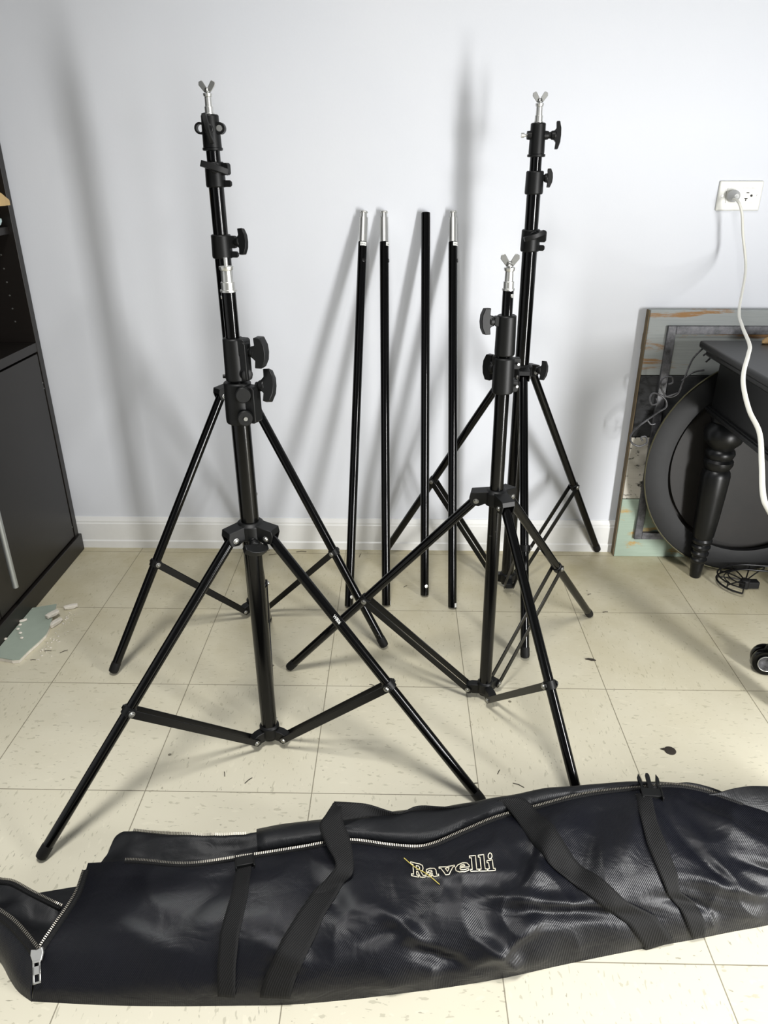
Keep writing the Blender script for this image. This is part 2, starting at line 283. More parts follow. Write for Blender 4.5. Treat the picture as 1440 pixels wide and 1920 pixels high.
FLAP_IN=[[[0.07,-0.7985,0.03],[0.0803,-0.8146,0.0233],[0.0905,-0.8308,0.0285],[0.0993,-0.8446,0.045]],[[0.1229,-0.8159,0.035],[0.1344,-0.836,0.0276],[0.1459,-0.8561,0.0321],[0.1558,-0.8733,0.048]],[[0.155,-0.8277,0.04],[0.1668,-0.8497,0.0315],[0.1785,-0.8716,0.035],[0.1886,-0.8904,0.05]],[[0.1773,-0.831,0.04],[0.1906,-0.8569,0.0315],[0.2038,-0.8827,0.035],[0.2152,-0.9048,0.05]],[[0.2111,-0.8439,0.035],[0.2223,-0.8722,0.0276],[0.2336,-0.9004,0.0321],[0.2433,-0.9246,0.048]],[[0.2486,-0.8573,0.03],[0.2552,-0.8876,0.0236],[0.2618,-0.9178,0.0292],[0.2675,-0.9438,0.046]],[[0.2649,-0.8584,0.02],[0.2687,-0.8818,0.0185],[0.2726,-0.9053,0.029],[0.2759,-0.9254,0.05]],[[0.2816,-0.8474,0.02],[0.2818,-0.8636,0.0185],[0.282,-0.8798,0.029],[0.2822,-0.8936,0.05]]]
FLAP_OUT=[[[0.0993,-0.8446,0.045],[0.1035,-0.8624,0.035],[0.1072,-0.8781,0.0193],[0.1098,-0.884,0.0]],[[0.1558,-0.8733,0.048],[0.1601,-0.8923,0.0368],[0.1638,-0.9091,0.02],[0.1665,-0.9157,0.0]],[[0.1886,-0.8904,0.05],[0.1919,-0.908,0.038],[0.1947,-0.9236,0.0205],[0.1967,-0.9293,0.0]],[[0.2152,-0.9048,0.05],[0.219,-0.9271,0.038],[0.2224,-0.9467,0.0205],[0.2249,-0.9554,0.0]],[[0.2433,-0.9246,0.048],[0.2437,-0.9452,0.0368],[0.2441,-0.9635,0.02],[0.2444,-0.9711,0.0]],[[0.2675,-0.9438,0.046],[0.2677,-0.9617,0.0356],[0.2678,-0.9776,0.0195],[0.268,-0.9835,0.0]]]
ZIP_BACK=[[0.3568,-0.7726,0.064],[0.3905,-0.7754,0.068],[0.4341,-0.7779,0.073],[0.4762,-0.7766,0.076],[0.5096,-0.7748,0.077],[0.5382,-0.7741,0.078]]
ZIP_RIM=[[0.07,-0.7985,0.03],[0.1229,-0.8159,0.035],[0.155,-0.8277,0.04],[0.1773,-0.831,0.04],[0.2111,-0.8439,0.035],[0.2486,-0.8573,0.03],[0.2607,-0.8595,0.025]]
SLIDER=[[0.2698,-0.9462,0.052],[0.2781,-0.9706,0.035]]
THREAD=[["s",6.225,0.92],["s",6.5,0.87],["s",6.825,0.81],["s",6.95,0.77],["s",7.125,0.71]]
BUCK_R=[["w",1.156,-0.7187,0.125],["w",1.1526,-0.682,0.128],["w",1.1816,-0.6896,0.128],["w",1.1605,-0.6819,0.128]]
BUCK_L=[["w",0.526,-0.835,0.096],["w",0.5504,-0.8289,0.096],["w",0.5398,-0.8402,0.096]]
# ---------------------------------------------------------------- room
def room():
    f=MB(); f.add([(-1.6,-4.6,0),(4.6,-4.6,0),(4.6,WALL_Y,0),(-1.6,WALL_Y,0)],[(0,1,2,3)]); o=f.build('floor','floor',smooth=False); tag(o,kind='structure')
    w=MB(); w.box((-1.6,WALL_Y,0),(4.6,WALL_Y+.1,2.5)); tag(w.build('wall_back','wall',smooth=False),kind='structure')
    w=MB(); w.box((-.72,-4.6,0),(-.62,WALL_Y,2.5)); tag(w.build('wall_left','wall',smooth=False),kind='structure')
    w=MB(); w.box((3.6,-4.6,0),(3.7,WALL_Y,2.5)); tag(w.build('wall_right','wall',smooth=False),kind='structure')
    # moulded baseboard, profile in (y,z)
    def base(name,x0,x1):
        prof=[(0,0),(-.0135,0),(-.0135,.022),(-.0105,.0255),(-.0105,.078),(-.0085,.081),(-.0085,.086),(-.0045,.0935),(-.003,.097),(0,.0975)]
        m=MB(); n=len(prof); vs=[(x,WALL_Y+y,z) for x in (x0,x1) for y,z in prof]
        m.add(vs,[tuple(range(n)),tuple(range(n,2*n))[::-1]]+[(i,(i+1)%n,n+(i+1)%n,n+i) for i in range(n)])
        tag(m.build(name,'trim_white',angle=20),kind='structure')
    base('baseboard_back',-.62,1.40)
room()

# ---------------------------------------------------------------- stand hardware
def knob(parent,p,axis,wing,w=.046,d=.020,th=.011,stem=.02,name='wing_knob',mat='plastic_black'):
    p=Vector(p); a=Vector(axis).normalized(); g=Vector(wing); g=(g-a*g.dot(a)).normalized(); t=a.cross(g)
    m=MB(); m.lathe(p,a,[(0,.0065),(stem*.4,.0065),(stem*.5,.0085),(stem+.002,.0095),(stem+.004,.008)],18)
    h=w/2
    out=[(-h,.002),(-h*.5,.003),(-.0065,-.003),(.0065,-.003),(h*.5,.003),(h,.002),(h,d*.66),(h*.5,d*.94),(0,d),(-h*.5,d*.94),(-h,d*.66)]
    m.prism(out,g,a,t,p+a*(stem),th)
    return m.build(name,mat,parent,bevel=.0018,seg=2,angle=40)
def spigot(parent,p,ax,s=1.0,nut=True,facing=(1,0,0)):
    p=Vector(p); ax=Vector(ax).normalized(); m=MB()
    m.lathe(p,ax,[(0,.0098*s),(.003,.0098*s),(.0035,.0082*s),(.014,.0082*s),(.0145,.0068*s),(.030,.0064*s),(.031,.0078*s),(.034,.0086*s),(.036,.0086*s),(.0365,.003),(.048 if not nut else .041,.003)],24)
    sp=m.build('spigot','steel',parent); tag(sp,label='silver spigot')
    if nut:
        n=MB(); q=p+ax*.0375
        n.lathe(q,ax,[(0,.006),(.002,.006),(.003,.0052),(.007,.0045),(.008,.003)],16)
        f=Vector(facing); f=(f-ax*f.dot(ax)).normalized(); t=ax.cross(f)
        for sg in (-1,1):
            n.prism([(0,.001),(sg*.006,.0005),(sg*.0155,.012),(sg*.0150,.0175),(sg*.0095,.0200),(sg*.0075,.0185),(sg*.0005,.007)],f,ax,t,q,.0022)
        n.build('wing_nut','dull_steel',sp,bevel=.0005)
    return sp
def rivet(m,p,ax,r=.0042,h=.003):
    m.lathe(p,ax,[(0,r*1.25),(h*.3,r*1.25),(h*.35,r),(h,r*.75),(h*1.1,r*.3)],12)
def stand(name,label,c,tilt,hub_z,feet,tr,leg_r=.0092,tubes=(),lower_z=.028,hub_r=.040,worn=(),cheek=.028,lower_r=.036):
    cx,cy=c; tx,ty=tilt
    A=lambda z:Vector((cx+tx*z,cy+ty*z,z)); up=Vector((tx,ty,1)).normalized()
    root=thing(name,(cx,cy,0),label,'tripod stand','black tripod light stands')
    # telescoping tubes
    for nm,z0,z1,r,mt in tubes:
        m=MB(); m.tube([A(z0),A(z0+.001),A(z1-.001),A(z1)],[r*.93,r,r,r*.93],32); m.build(nm,mt,root)
    R0=tubes[0][3]
    # upper casting where the legs hinge
    H=A(hub_z); m=MB(); m.lathe(H-up*.018,up,[(0,R0+.005),(.002,R0+.0085),(.026,R0+.0085),(.030,R0+.005),(.0315,R0+.0025)],32)
    L=MB(); LB=A(lower_z); L.lathe(LB-up*.012,up,[(0,.010),(.003,.0145),(.006,R0+.004),(.026,R0+.004),(.030,R0+.001)],28)
    rv=MB(); rl=MB()
    for i,(F,t) in enumerate(zip(feet,tr)):
        F=Vector(F); d=Vector((F.x-cx,F.y-cy,0)).normalized(); s=Vector((-d.y,d.x,0)); z=Vector((0,0,1))
        top=H+d*hub_r
        # channel arm: roof + two cheeks
        w=.0130
        m.prism([(R0*.6,.012),(hub_r+.010,.006),(hub_r+.012,-.004),(hub_r+.009,.001),(R0*.6,-.006)],d,z,s,H,w*2)
        for sg in (-1,1):
            m.prism([(R0*.6,.011),(hub_r+.010,.006),(hub_r+.012,-.005),(hub_r+.008,-cheek*.66),(hub_r-.006,-cheek*.72),(R0*.6,-.008)],d,z,s,H+s*sg*(w-.0012),.0028)
            rivet(rv,top+s*sg*w+z*(-.010)-d*.001,s*sg)
        # leg
        T=top+z*(-.010)-d*.001; dirl=(F-T).normalized(); F2=F+z*(leg_r*.55)
        e=F2-dirl*.004
        lg=MB(); lg.tube([T-dirl*.006,T,F2-dirl*.020,F2-dirl*.019],[leg_r*.9,leg_r,leg_r,leg_r*.9],24)
        lo=lg.build('leg','scratched_black' if i in worn else 'gloss_black',root)
        fc=MB(); fc.lathe(F2-dirl*.026,dirl,[(0,leg_r*1.02),(.002,leg_r*1.07),(.018,leg_r*1.09),(.023,leg_r*1.0),(.0255,leg_r*.6)],20); fc.build('foot_cap','rubber_black',lo)
        # brace of two flat strips
        J=T+(F2-T)*(1-t); lh=LB+d*lower_r+z*(-.004); bd=(J-lh); bl=bd.length; bd.normalize(); bn=bd.cross(s).normalized()
        br=MB(); off=leg_r+.0022
        for sg in (-1,1):
            o2=s*sg*off
            br.prism([(-.007,-.0062),(bl+.002,-.0070),(bl+.008,-.003),(bl+.008,.003),(bl+.002,.0070),(-.007,.0062),(-.011,0)],bd,bn,s,lh+o2,.0024)
        bo=each(br,'brace_strip','satin_black',root,bevel=.0004,seg=1)
        jr=MB()
        for sg in (-1,1):
            rivet(jr,J+s*sg*(off+.001),s*sg,.0045,.0035); rivet(jr,lh+s*sg*(off+.001),s*sg,.0040,.003)
        each(jr,'rivet','dull_steel',bo[0])
        # clip ring on the leg at the joint
        L.prism([(R0*.5,.010),(lower_r*.8,.008),(lower_r+.004,.003),(lower_r+.004,-.010),(lower_r*.7,-.014),(R0*.5,-.012)],d,z,s,LB,leg_r*2-.0008)
        cl=MB(); cl.lathe(J-dirl*.008,dirl,[(0,leg_r+.0005),(.001,leg_r+.0022),(.015,leg_r+.0022),(.016,leg_r+.0005)],22); cl.build('joint_clip','plastic_black',lo)
    ho=m.build('leg_collar','plastic_black',root,bevel=.0012,angle=30); each(rv,'rivet','dull_steel',ho)
    L.build('brace_hub','plastic_black',root,bevel=.001,angle=30)
    return root,A,up
def sleeve(root,A,up,z0,z1,r,name='clamp',mat='plastic_black',lobes=()):
    p=A(z0); h=z1-z0; m=MB(); m.lathe(p,up,[(0,r-.001),(.0015,r+.0006),(h*.12,r+.001),(h*.9,r),(h-.0015,r),(h,r-.002)],32)
    for (d,dz0,dz1,out,w) in lobes:   # ears: direction, z range, reach, width
        d=Vector(d).normalized(); s=Vector((-d.y,d.x,0)); m.prism([(r*.5,dz0),(out-.003,dz0),(out,dz0+.003),(out,dz1-.003),(out-.003,dz1),(r*.5,dz1)],d,up,s,p,w)
    return m.build(name,mat,root,bevel=.0012,angle=30)

toCam=Vector((.3,-1,0)).normalized()
# --- tall stand behind on the left
r,A,up=stand('light_stand','tall black tripod light stand on the left, raised beside the dark cabinet',(.402,-.017),(-.0035,0),.590,
  [(.1257,-.2743,0),(.735,-.1643,0),(.350,.325,0)],(.40,.391,.40),leg_r=.0098,
  tubes=[('lower_tube',.012,.885,.0168,'gloss_black'),('middle_tube',.88,1.02,.0150,'gloss_black'),('upper_tube',1.015,1.10,.0134,'gloss_black')],worn=(1,),hub_r=.036)
k=sleeve(r,A,up,.862,.908,.0200,lobes=[((1,-.25,0),.002,.014,.036,.006),((1,-.25,0),.020,.044,.034,.010)])
knob(k,A(.893)+Vector((.026,-.006,0)),(.8,-.3,.1),(.5,0,1),w=.050,stem=.012)
k=sleeve(r,A,up,.995,1.041,.0185,lobes=[((1,-.25,0),.001,.013,.034,.006),((1,-.25,0),.022,.044,.032,.012)])
knob(k,A(1.029)+Vector((.004,-.017,0)),(.25,-1,.1),(1,.2,-.32),w=.054,stem=.004)
h=sleeve(r,A,up,1.060,1.122,.0168,name='head'); 
m=MB(); m.lathe(A(1.060),up,[(0,.0175),(.001,.0195),(.005,.0195),(.006,.0175)],28); m.build('rim','plastic_black',h)
for sg in (-1,1):
    p=A(1.0985)+Vector((sg*.0185,-.004,0)); m=MB(); n=24; vs=[];fs=[]
    for k_ in range(n):
        a=2*PI*k_/n
        for rr,yy in ((.0068,-.008),(.0105,-.008),(.0105,.008),(.0068,.008)): vs.append(p+Vector((math.cos(a)*rr,yy,math.sin(a)*rr)))
    for k_ in range(n):
        for j in range(4): fs.append((k_*4+j,k_*4+(j+1)%4,((k_+1)%n)*4+(j+1)%4,((k_+1)%n)*4+j))
    m.add(vs,fs); e=m.build('eyelet','plastic_black',h)
    if sg>0:
        m=MB(); m.lathe(p+Vector((0,-.007,0)),(0,1,0),[(0,.0055),(.001,.0066),(.013,.0066)],20); each(m,'pin','steel',e)
knob(h,A(1.097)+Vector((.002,-.018,0)),(0.05,-1,0),(-.22,0,1),w=.052,stem=.010,th=.008)
spigot(r,A(1.121),up,1.0)
# --- short stand in front on the left
r,A,up=stand('light_stand','short black tripod light stand at front left with bare silver stud on top',(.514,-.478),(-.006,0),.474,
  [(.1798,-.761,0),(.918,-.629,0),(.4400,-.056,0)],(.455,.452,.463),leg_r=.0088,
  tubes=[('lower_tube',.012,.690,.0152,'scratched_black'),('upper_tube',.66,.8635,.0106,'gloss_black')],worn=(1,),hub_r=.037)
k=sleeve(r,A,up,.730,.796,.0160,lobes=[((1,-.5,0),.002,.062,.026,.014),((1,-.3,0),.04,.066,.024,.020)])
knob(k,A(.776)+Vector((.022,-.006,0)),(1,-.25,0),(.05,0,1),w=.046,d=.020,stem=.012,th=.018)
m=MB(); m.lathe(A(.742)+Vector((.018,-.010,0)),(.6,-1,0),[(0,.009),(.004,.009),(.005,.007)],16); m.lathe(A(.736)+Vector((-.015,0,0)),(-1,-.1,0),[(0,.003),(.006,.003)],12); each(m,'bolt','plastic_black',k)
k=sleeve(r,A,up,.662,.728,.0215,name='lower_clamp',lobes=[((1,-.45,0),.004,.062,.036,.020),((-1,-.4,0),.0,.06,.018,.02)])
m=MB()
for zz in (.713,.676):
    m.lathe(A(zz)+Vector((.012,-.021,0)),(.35,-1,0),[(0,.0125),(.005,.0125),(.007,.011)],22)
each(m,'boss','plastic_black',k)
m=MB(); m.lathe(A(.676)+Vector((.0145,-.028,0)),(.35,-1,0),[(0,.0035),(.0015,.0032)],14); each(m,'bolt','dull_steel',k)
knob(k,A(.722)+Vector((.030,-.004,0)),(1,-.2,.1),(.1,.45,1),w=.050,stem=.012,th=.014)
knob(r,A(.468)+Vector((.006,-.019,-.008)),(.5,-1,-.75),(1,.35,-.45),w=.042,stem=.010,d=.020,th=.012,name='collar_knob')
spigot(r,A(.8635),up,1.22,nut=False)
m=MB(); m.lathe(A(.856)+Vector((-.010,-.002,0)),(-1,-.3,0),[(0,.003),(.0015,.0025)],12); each(m,'rivet','steel',r)
# stencilled mark on the right leg
# --- short stand in front on the right
r2,A,up=stand('light_stand','short black tripod light stand at front right, its nearest leg behind the bag',(.9513,-.3376),(-.0105,0),.4750,
  [(.5176,-.2497,0),(1.2518,-.0183,0),(1.0885,-.690,0)],(.452,.464,.435),leg_r=.0090,
  tubes=[('lower_tube',.012,.70,.0126,'scratched_black'),('upper_tube',.66,.846,.0092,'gloss_black')],hub_r=.037)
k=sleeve(r2,A,up,.738,.806,.0165,lobes=[((-1,-.1,0),.05,.066,.022,.016)])
knob(k,A(.796)+Vector((-.017,0,0)),(-1,-.25,0),(0,.1,1),w=.043,d=.018,stem=.010,th=.014)
k=sleeve(r2,A,up,.672,.735,.0180,name='lower_clamp',lobes=[((1,.1,0),.042,.062,.029,.010),((1,.1,0),.002,.022,.027,.010),((-1,.2,0),.048,.066,.020,.012)])
m=MB()
for zz in (.724,.685): m.lathe(A(zz)+Vector((.024,-.007,0)),(.2,-1,0),[(0,.0026),(.0010,.0022)],14)
each(m,'bolt','dull_steel',k)
knob(k,A(.712)+Vector((-.012,.012,0)),(-.7,.7,0),(0,0,1),w=.045,stem=.006)
spigot(r2,A(.846),up,1.05)
m=MB(); m.lathe(A(.838)+Vector((.006,-.0075,0)),(.6,-.8,0),[(0,.0035),(.001,.003)],14); each(m,'rivet','steel',r2)
# --- tall stand behind on the right
r,A,up=stand('light_stand','tall black tripod light stand on the right, behind the short one',(1.0603,.1245),(-.0115,0),.598,
  [(.7234,.3003,0),(1.355,.3282,0),(1.0587,-.204,0)],(.45,.409,.389),leg_r=.0098,
  tubes=[('lower_tube',.012,.885,.0165,'gloss_black'),('middle_tube',.88,1.01,.0148,'gloss_black'),('upper_tube',1.0,1.09,.0124,'gloss_black')],hub_r=.036)
k=sleeve(r,A,up,.862,.908,.0200,lobes=[((1,-.25,0),.002,.014,.032,.006),((1,-.25,0),.020,.044,.034,.012)])
knob(k,A(.897)+Vector((.002,-.018,0)),(.1,-1,0),(1,.1,.35),w=.046,stem=.003,th=.009)
k=sleeve(r,A,up,.978,1.024,.0185)
knob(k,A(1.010)+Vector((.018,0,0)),(1,-.1,0),(.1,.3,1),w=.036,stem=.006,d=.014)
h=sleeve(r,A,up,1.052,1.114,.0155,name='head')
m=MB(); m.lathe(A(1.050),up,[(0,.0165),(.001,.0188),(.005,.0188),(.006,.0165)],28); m.build('rim','plastic_black',h)
m=MB(); m.lathe(A(1.091)+Vector((-.022,0,0)),(1,0,0),[(0,.008),(.008,.009),(.036,.009),(.044,.008)],20); each(m,'crossbore','plastic_black',h)
m=MB(); m.lathe(A(1.091)+Vector((-.034,0,0)),(1,0,0),[(0,.0048),(.006,.0048),(.0065,.0028),(.014,.0028)],14); m.lathe(A(1.091)+Vector((.014,0,0)),(1,0,0),[(0,.0028),(.012,.0028)],12); each(m,'pin','steel',h)
knob(h,A(1.091)+Vector((.022,0,0)),(1,-.1,0),(-.05,.1,1),w=.052,stem=.013,th=.013,d=.013)
knob(r,A(.598)+Vector((.030,-.020,.004)),(1,-.5,0),(.15,.2,1),w=.044,stem=.010,d=.018,name='collar_knob')
spigot(r,A(1.113),up,1.0)

# ---------------------------------------------------------------- crossbar poles leaning on the wall
def pole(xb,yb,xt,zt,silver,label,sticker,hole_top,hole_bot,btm_sticker=False):
    B=Vector((xb,yb,0)); R=.0110; T=Vector((xt,WALL_Y-R,zt)); d=(T-B).normalized(); n=(toCam-d*toCam.dot(d)).normalized(); s=d.cross(n)
    root=thing('crossbar_pole',tuple(B),label,'pole','backdrop crossbar poles leaning on the wall')
    Lc=(T-B).length; Ls=Lc-(.073 if silver else 0)
    m=MB(); m.tube([B+d*.004+Vector((0,0,0)),B+d*.005,B+d*(Ls-.001),B+d*Ls],[R*.93,R,R,R*.93],28)
    tb=m.build('tube','gloss_black',root)
    if silver:
        m=MB(); m.lathe(B+d*(Ls-.002),d,[(0,.0103),(.059,.0103),(.0595,.0085),(.060,.0078),(.069,.0078),(.070,.0095),(.0725,.0098),(.074,.0088),(.0745,.004)],24)
        tag(m.build('silver_end','steel',root),label='polished silver plug end')
    def patch(nm,mat,l0,l1,a0,a1,par,rr=R+.0004):
        m=MB(); rows=[]
        for l in (l0,l1): rows.append([B+d*l+(n*math.cos(a)+s*math.sin(a))*rr for a in [a0+(a1-a0)*k/8 for k in range(9)]])
        m.grid(rows); return m.build(nm,mat,par)
    if sticker is not None:
        a=sticker; st=patch('sticker','white_sticker',Ls-.011,Ls-.002,a-.75,a+.75,root); tag(st,label='small white printed sticker')
        m=MB()
        for k in range(5):
            aa=a-.5+k*.25; hh=.003 if k%2 else .0016
            rows=[[B+d*l+(n*math.cos(q)+s*math.sin(q))*(R+.0007) for q in (aa-.06,aa+.04)] for l in (Ls-.0085,Ls-.0085+hh)]; m.grid(rows)
        m.build('print','mark_ink',st)
    if btm_sticker: st=patch('sticker','white_sticker',.005,.016,.2 if btm_sticker>1 else .9,1.4,root)
    for l,a,on in ((Ls-.045,hole_top,silver),(.03,hole_bot,hole_bot is not None)):
        if a is None: continue
        c=n*math.cos(a)+s*math.sin(a); m=MB(); m.lathe(B+d*l+c*(R-.0015),c,[(0,.0046),(.0022,.0046),(.0024,.0038)],16)
        m.build('button','steel' if l<.1 else 'satin_black',root)
    return root
pole(.6378,.0128,.6745,.9352,True,'black crossbar pole with silver end, leftmost against the wall',-.05,.15,.35)
pole(.7344,.0197,.7236,.9352,True,'black crossbar pole with silver end, second from the left',.9,1.0,None,1)
pole(.8356,.0712,.8254,.9310,False,'all-black crossbar pole without a silver end',None,None,.1)
pole(.9054,.0126,.8918,.9352,True,'black crossbar pole with silver end and white sticker at its foot, rightmost',.4,1.0,None,2)

# ---------------------------------------------------------------- dark cabinet on the left
def cabinet():
    X0,X1=-.58,-.18; Y1=.3175; Y0=-.62; H=2.05
    c=thing('shelf_cabinet',(X0,Y0,0),'tall black-brown cabinet with open shelves above two doors','cabinet')
    m=MB(); m.box((X0,Y1-.0225,.05),(X1,Y1,H)); m.build('side_panel','cabinet',c,bevel=.001)
    m=MB(); m.box((X0,Y0,.05),(X1,Y0+.0225,H)); m.build('side_panel','cabinet',c,bevel=.001)
    m=MB(); m.box((X0,Y0,.05),(X0+.008,Y1,H)); m.build('back_panel','cabinet',c)
    m=MB(); m.box((X0,Y0-.004,0),(X1+.007,Y1+.004,.052)); m.build('plinth','cabinet',c,bevel=.0015)
    m=MB(); m.box((X0,Y0,H-.02),(X1,Y1,H)); m.build('top_panel','cabinet',c,bevel=.001)
    for z0,z1,x in ((.597,.620,X1-.001),(.884,.902,X1-.012),(1.25,1.268,X1-.012),(1.62,1.638,X1-.012)):
        m=MB(); m.box((X0,Y0+.0225,z0),(x,Y1-.0225,z1)); m.build('shelf','cabinet',c,bevel=.001)
    for ya,yb,hy in ((-.138,.2905,-.098),(-.592,-.142,-.182)):
        m=MB(); m.box((X1-.019,ya,.057),(X1-.001,yb,.592)); d=m.build('door','cabinet',c,bevel=.0012)
        if ya>-.3:
            m=MB(); m.tube([(X1+.001,hy,.262),(X1+.026,hy,.262)],.004,14); m.tube([(X1+.001,hy,.385),(X1+.026,hy,.385)],.004,14)
            m.tube([(X1+.026,hy,.118),(X1+.026,hy,.119),(X1+.026,hy,.421),(X1+.026,hy,.422)],[.0055,.0068,.0068,.0055],18)
            tag(m.build('handle','handle_silver',d),label='silver bar handle')
            m=MB()
            for zz in (.50,.515,.088): m.lathe((X1-.002,yb-.001,zz),(1,0,0),[(0,.0018),(.0012,.0014)],8)
            each(m,'hinge_screw','steel',d)
    m=MB()
    for i in range(12):
        z=.6737+.0325*(i-0); 
        if z<.87 or z>.92: m.lathe((-.2235,Y1-.0222,z),(0,-1,0),[(0,.0024),(.0006,.002)],10)
    each(m,'shelf_pin_socket','steel',c)
cabinet()
# things on the cabinet shelf
m=MB(); m.box((-.42,.13,.9025),(-.285,.286,.950)); tag(m.build('storage_box','dark_box',bevel=.003,origin=(-.33,.2,.902)),'small black box on the open cabinet shelf, under the tan paper packet','box')
m=MB(); rr=[]
for i in range(9):
    row=[]
    for j in range(9):
        u=i/8; v=j/8; x=-.40+u*.235; y=.150+v*.125; z=.958+.058*math.sin(PI*min(1,max(0,v*.9+.05)))*(math.sin(PI*(u*.8+.12)))**.6+.006*noise.noise(Vector((u*6,v*6,3)))
        row.append((x+.006*noise.noise(Vector((u*5,v*5,9))),y,z))
    rr.append(row)
m.grid(rr); bot=[[(x,y,.9505) for x,y,z in r_] for r_ in rr]
m.grid(bot); 
edge=[rr[0],rr[-1],[r_[0] for r_ in rr],[r_[-1] for r_ in rr]]
for e in edge: m.grid([e,[(x,y,.9505) for x,y,z in e]])
tag(m.build('paper_packet','tan_paper',angle=25,origin=(-.3,.2,.95)),'crumpled tan paper packet lying on the cabinet shelf','packet')
m=MB(); m.lathe((-.222,.248,.9035),(0,0,1),[(0,.026),(.004,.034),(.012,.038),(.018,.038),(.019,.034),(.010,.030)],32); tag(m.build('dish','pale_blue',origin=(-.222,.248,.9035)),'small pale blue round dish on the cabinet shelf','dish')

# ---------------------------------------------------------------- outlet and cord
def outlet():
    o=thing('wall_outlet',(1.579,WALL_Y,.968),'white wall outlet plate with one socket in use','outlet')
    m=MB(); m.box((1.5272,WALL_Y-.006,.9352),(1.6312,WALL_Y,1.0015)); m.build('cover_plate','outlet_white',o,bevel=.0045,seg=3)
    m=MB(); m.box((1.5465,WALL_Y-.0085,.9515),(1.6120,WALL_Y-.002,.9860)); f=m.build('socket_face','outlet_white',o,bevel=.0012)
    m=MB(); m.box((1.5455,WALL_Y-.0063,.9505),(1.6130,WALL_Y-.0055,.9870)); m.build('seam','dull_steel',o)
    m=MB(); y0,y1=WALL_Y-.0090,WALL_Y-.0080
    m.box((1.5925,y0,.9745),(1.5990,y1,.9765)); m.box((1.5900,y0,.9615),(1.5975,y1,.9637)); m.box((1.5927,y0,.9570),(1.5947,y1,.9625))
    m.lathe((1.6055,y0,.9690),(0,1,0),[(0,.0028),(.001,.0028)],14); each(m,'socket_slot','outlet_slot',f)
    m=MB()
    for x in (1.5372,1.6210): m.lathe((x,WALL_Y-.006,.9683),(0,-1,0),[(0,.0028),(.001,.0024)],14)
    each(m,'screw','dull_steel',o)
outlet()
CORD=[[1.5549, 0.3162, 0.9636], [1.5491, 0.2695, 0.9583], [1.558, 0.258, 0.9336], [1.5702, 0.2585, 0.887], [1.5771, 0.2239, 0.8132], [1.5069, 0.0596, 0.7489], [1.419, -0.1598, 0.7561], [1.3471, -0.3569, 0.7629], [1.2976, -0.4652, 0.7699], [1.2581, -0.5455, 0.7652], [1.2339, -0.6047, 0.758], [1.2181, -0.6672, 0.7432], [1.2068, -0.7273, 0.7333], [1.1848, -0.7907, 0.7171], [1.1619, -0.8527, 0.7037], [1.1606, -0.8795, 0.6938], [1.1807, -0.9196, 0.6546], [1.2935, -0.9021, 0.4755]]
cd=thing('power_cord',CORD[0],'white power cord plugged into the wall outlet, hanging past the desk','cord')
m=MB(); m.tube(catmull(CORD,10),.0031,14); m.build('cable','cord_white',cd)
m=MB(); m.lathe((1.5605,WALL_Y-.0088,.9683),(-.12,-1,.02),[(0,.0135),(.008,.0140),(.018,.0128),(.022,.0095),(.027,.0085),(.030,.0060),(.036,.0050)],24); m.build('plug','plug_grey',cd)
m=MB(); m.tube([(1.5605-.004,WALL_Y-.040,.969),(1.555,.300,.966),CORD[0]],[.005,.0045,.0034],14); m.build('strain_relief','plug_grey',cd)

# ---------------------------------------------------------------- painted plank board, iron frame
def board():
    b=thing('plank_wall_board',(1.40,.30,0),'weathered board of teal, black, white and mint planks leaning on the wall','board')
    y0,y1=.302,.326; xs=1.3965; xe=2.02
    for z0,z1,mt in ((0,.1830,'plank_mint'),(.1850,.3665,'plank_white'),(.3690,.5370,'plank_black'),(.5390,.7060,'plank_teal')):
        m=MB(); m.box((xs,y0,z0),(xe,y1,z1)); m.build('plank',mt,b,bevel=.002,smooth=False)
    m=MB(); m.box((xs-.003,y0+.003,0.002),(xs,y1,.704)); m.box((xs,y1,.04),(xe,y1+.012,.08)); m.box((xs,y1,.60),(xe,y1+.012,.64)); m.build('edge_strip','board_edge',b)
    m=MB(); X0,X1=1.4435,1.96; Z0,Z1=.062,.668; w=.021; ya,yb=.291,.3012
    m.box((X0,ya,Z0),(X0+w,yb,Z1)); m.box((X0+w,ya,Z1-w),(X1,yb,Z1)); m.box((X0+w,ya,Z0),(X1,yb,Z0+w)); m.box((X1,ya,Z0),(X1+w,yb,Z1))
    tag(m.build('iron_frame','worn_iron',b,bevel=.0012),label='worn black iron rectangle fixed on the planks')
board()
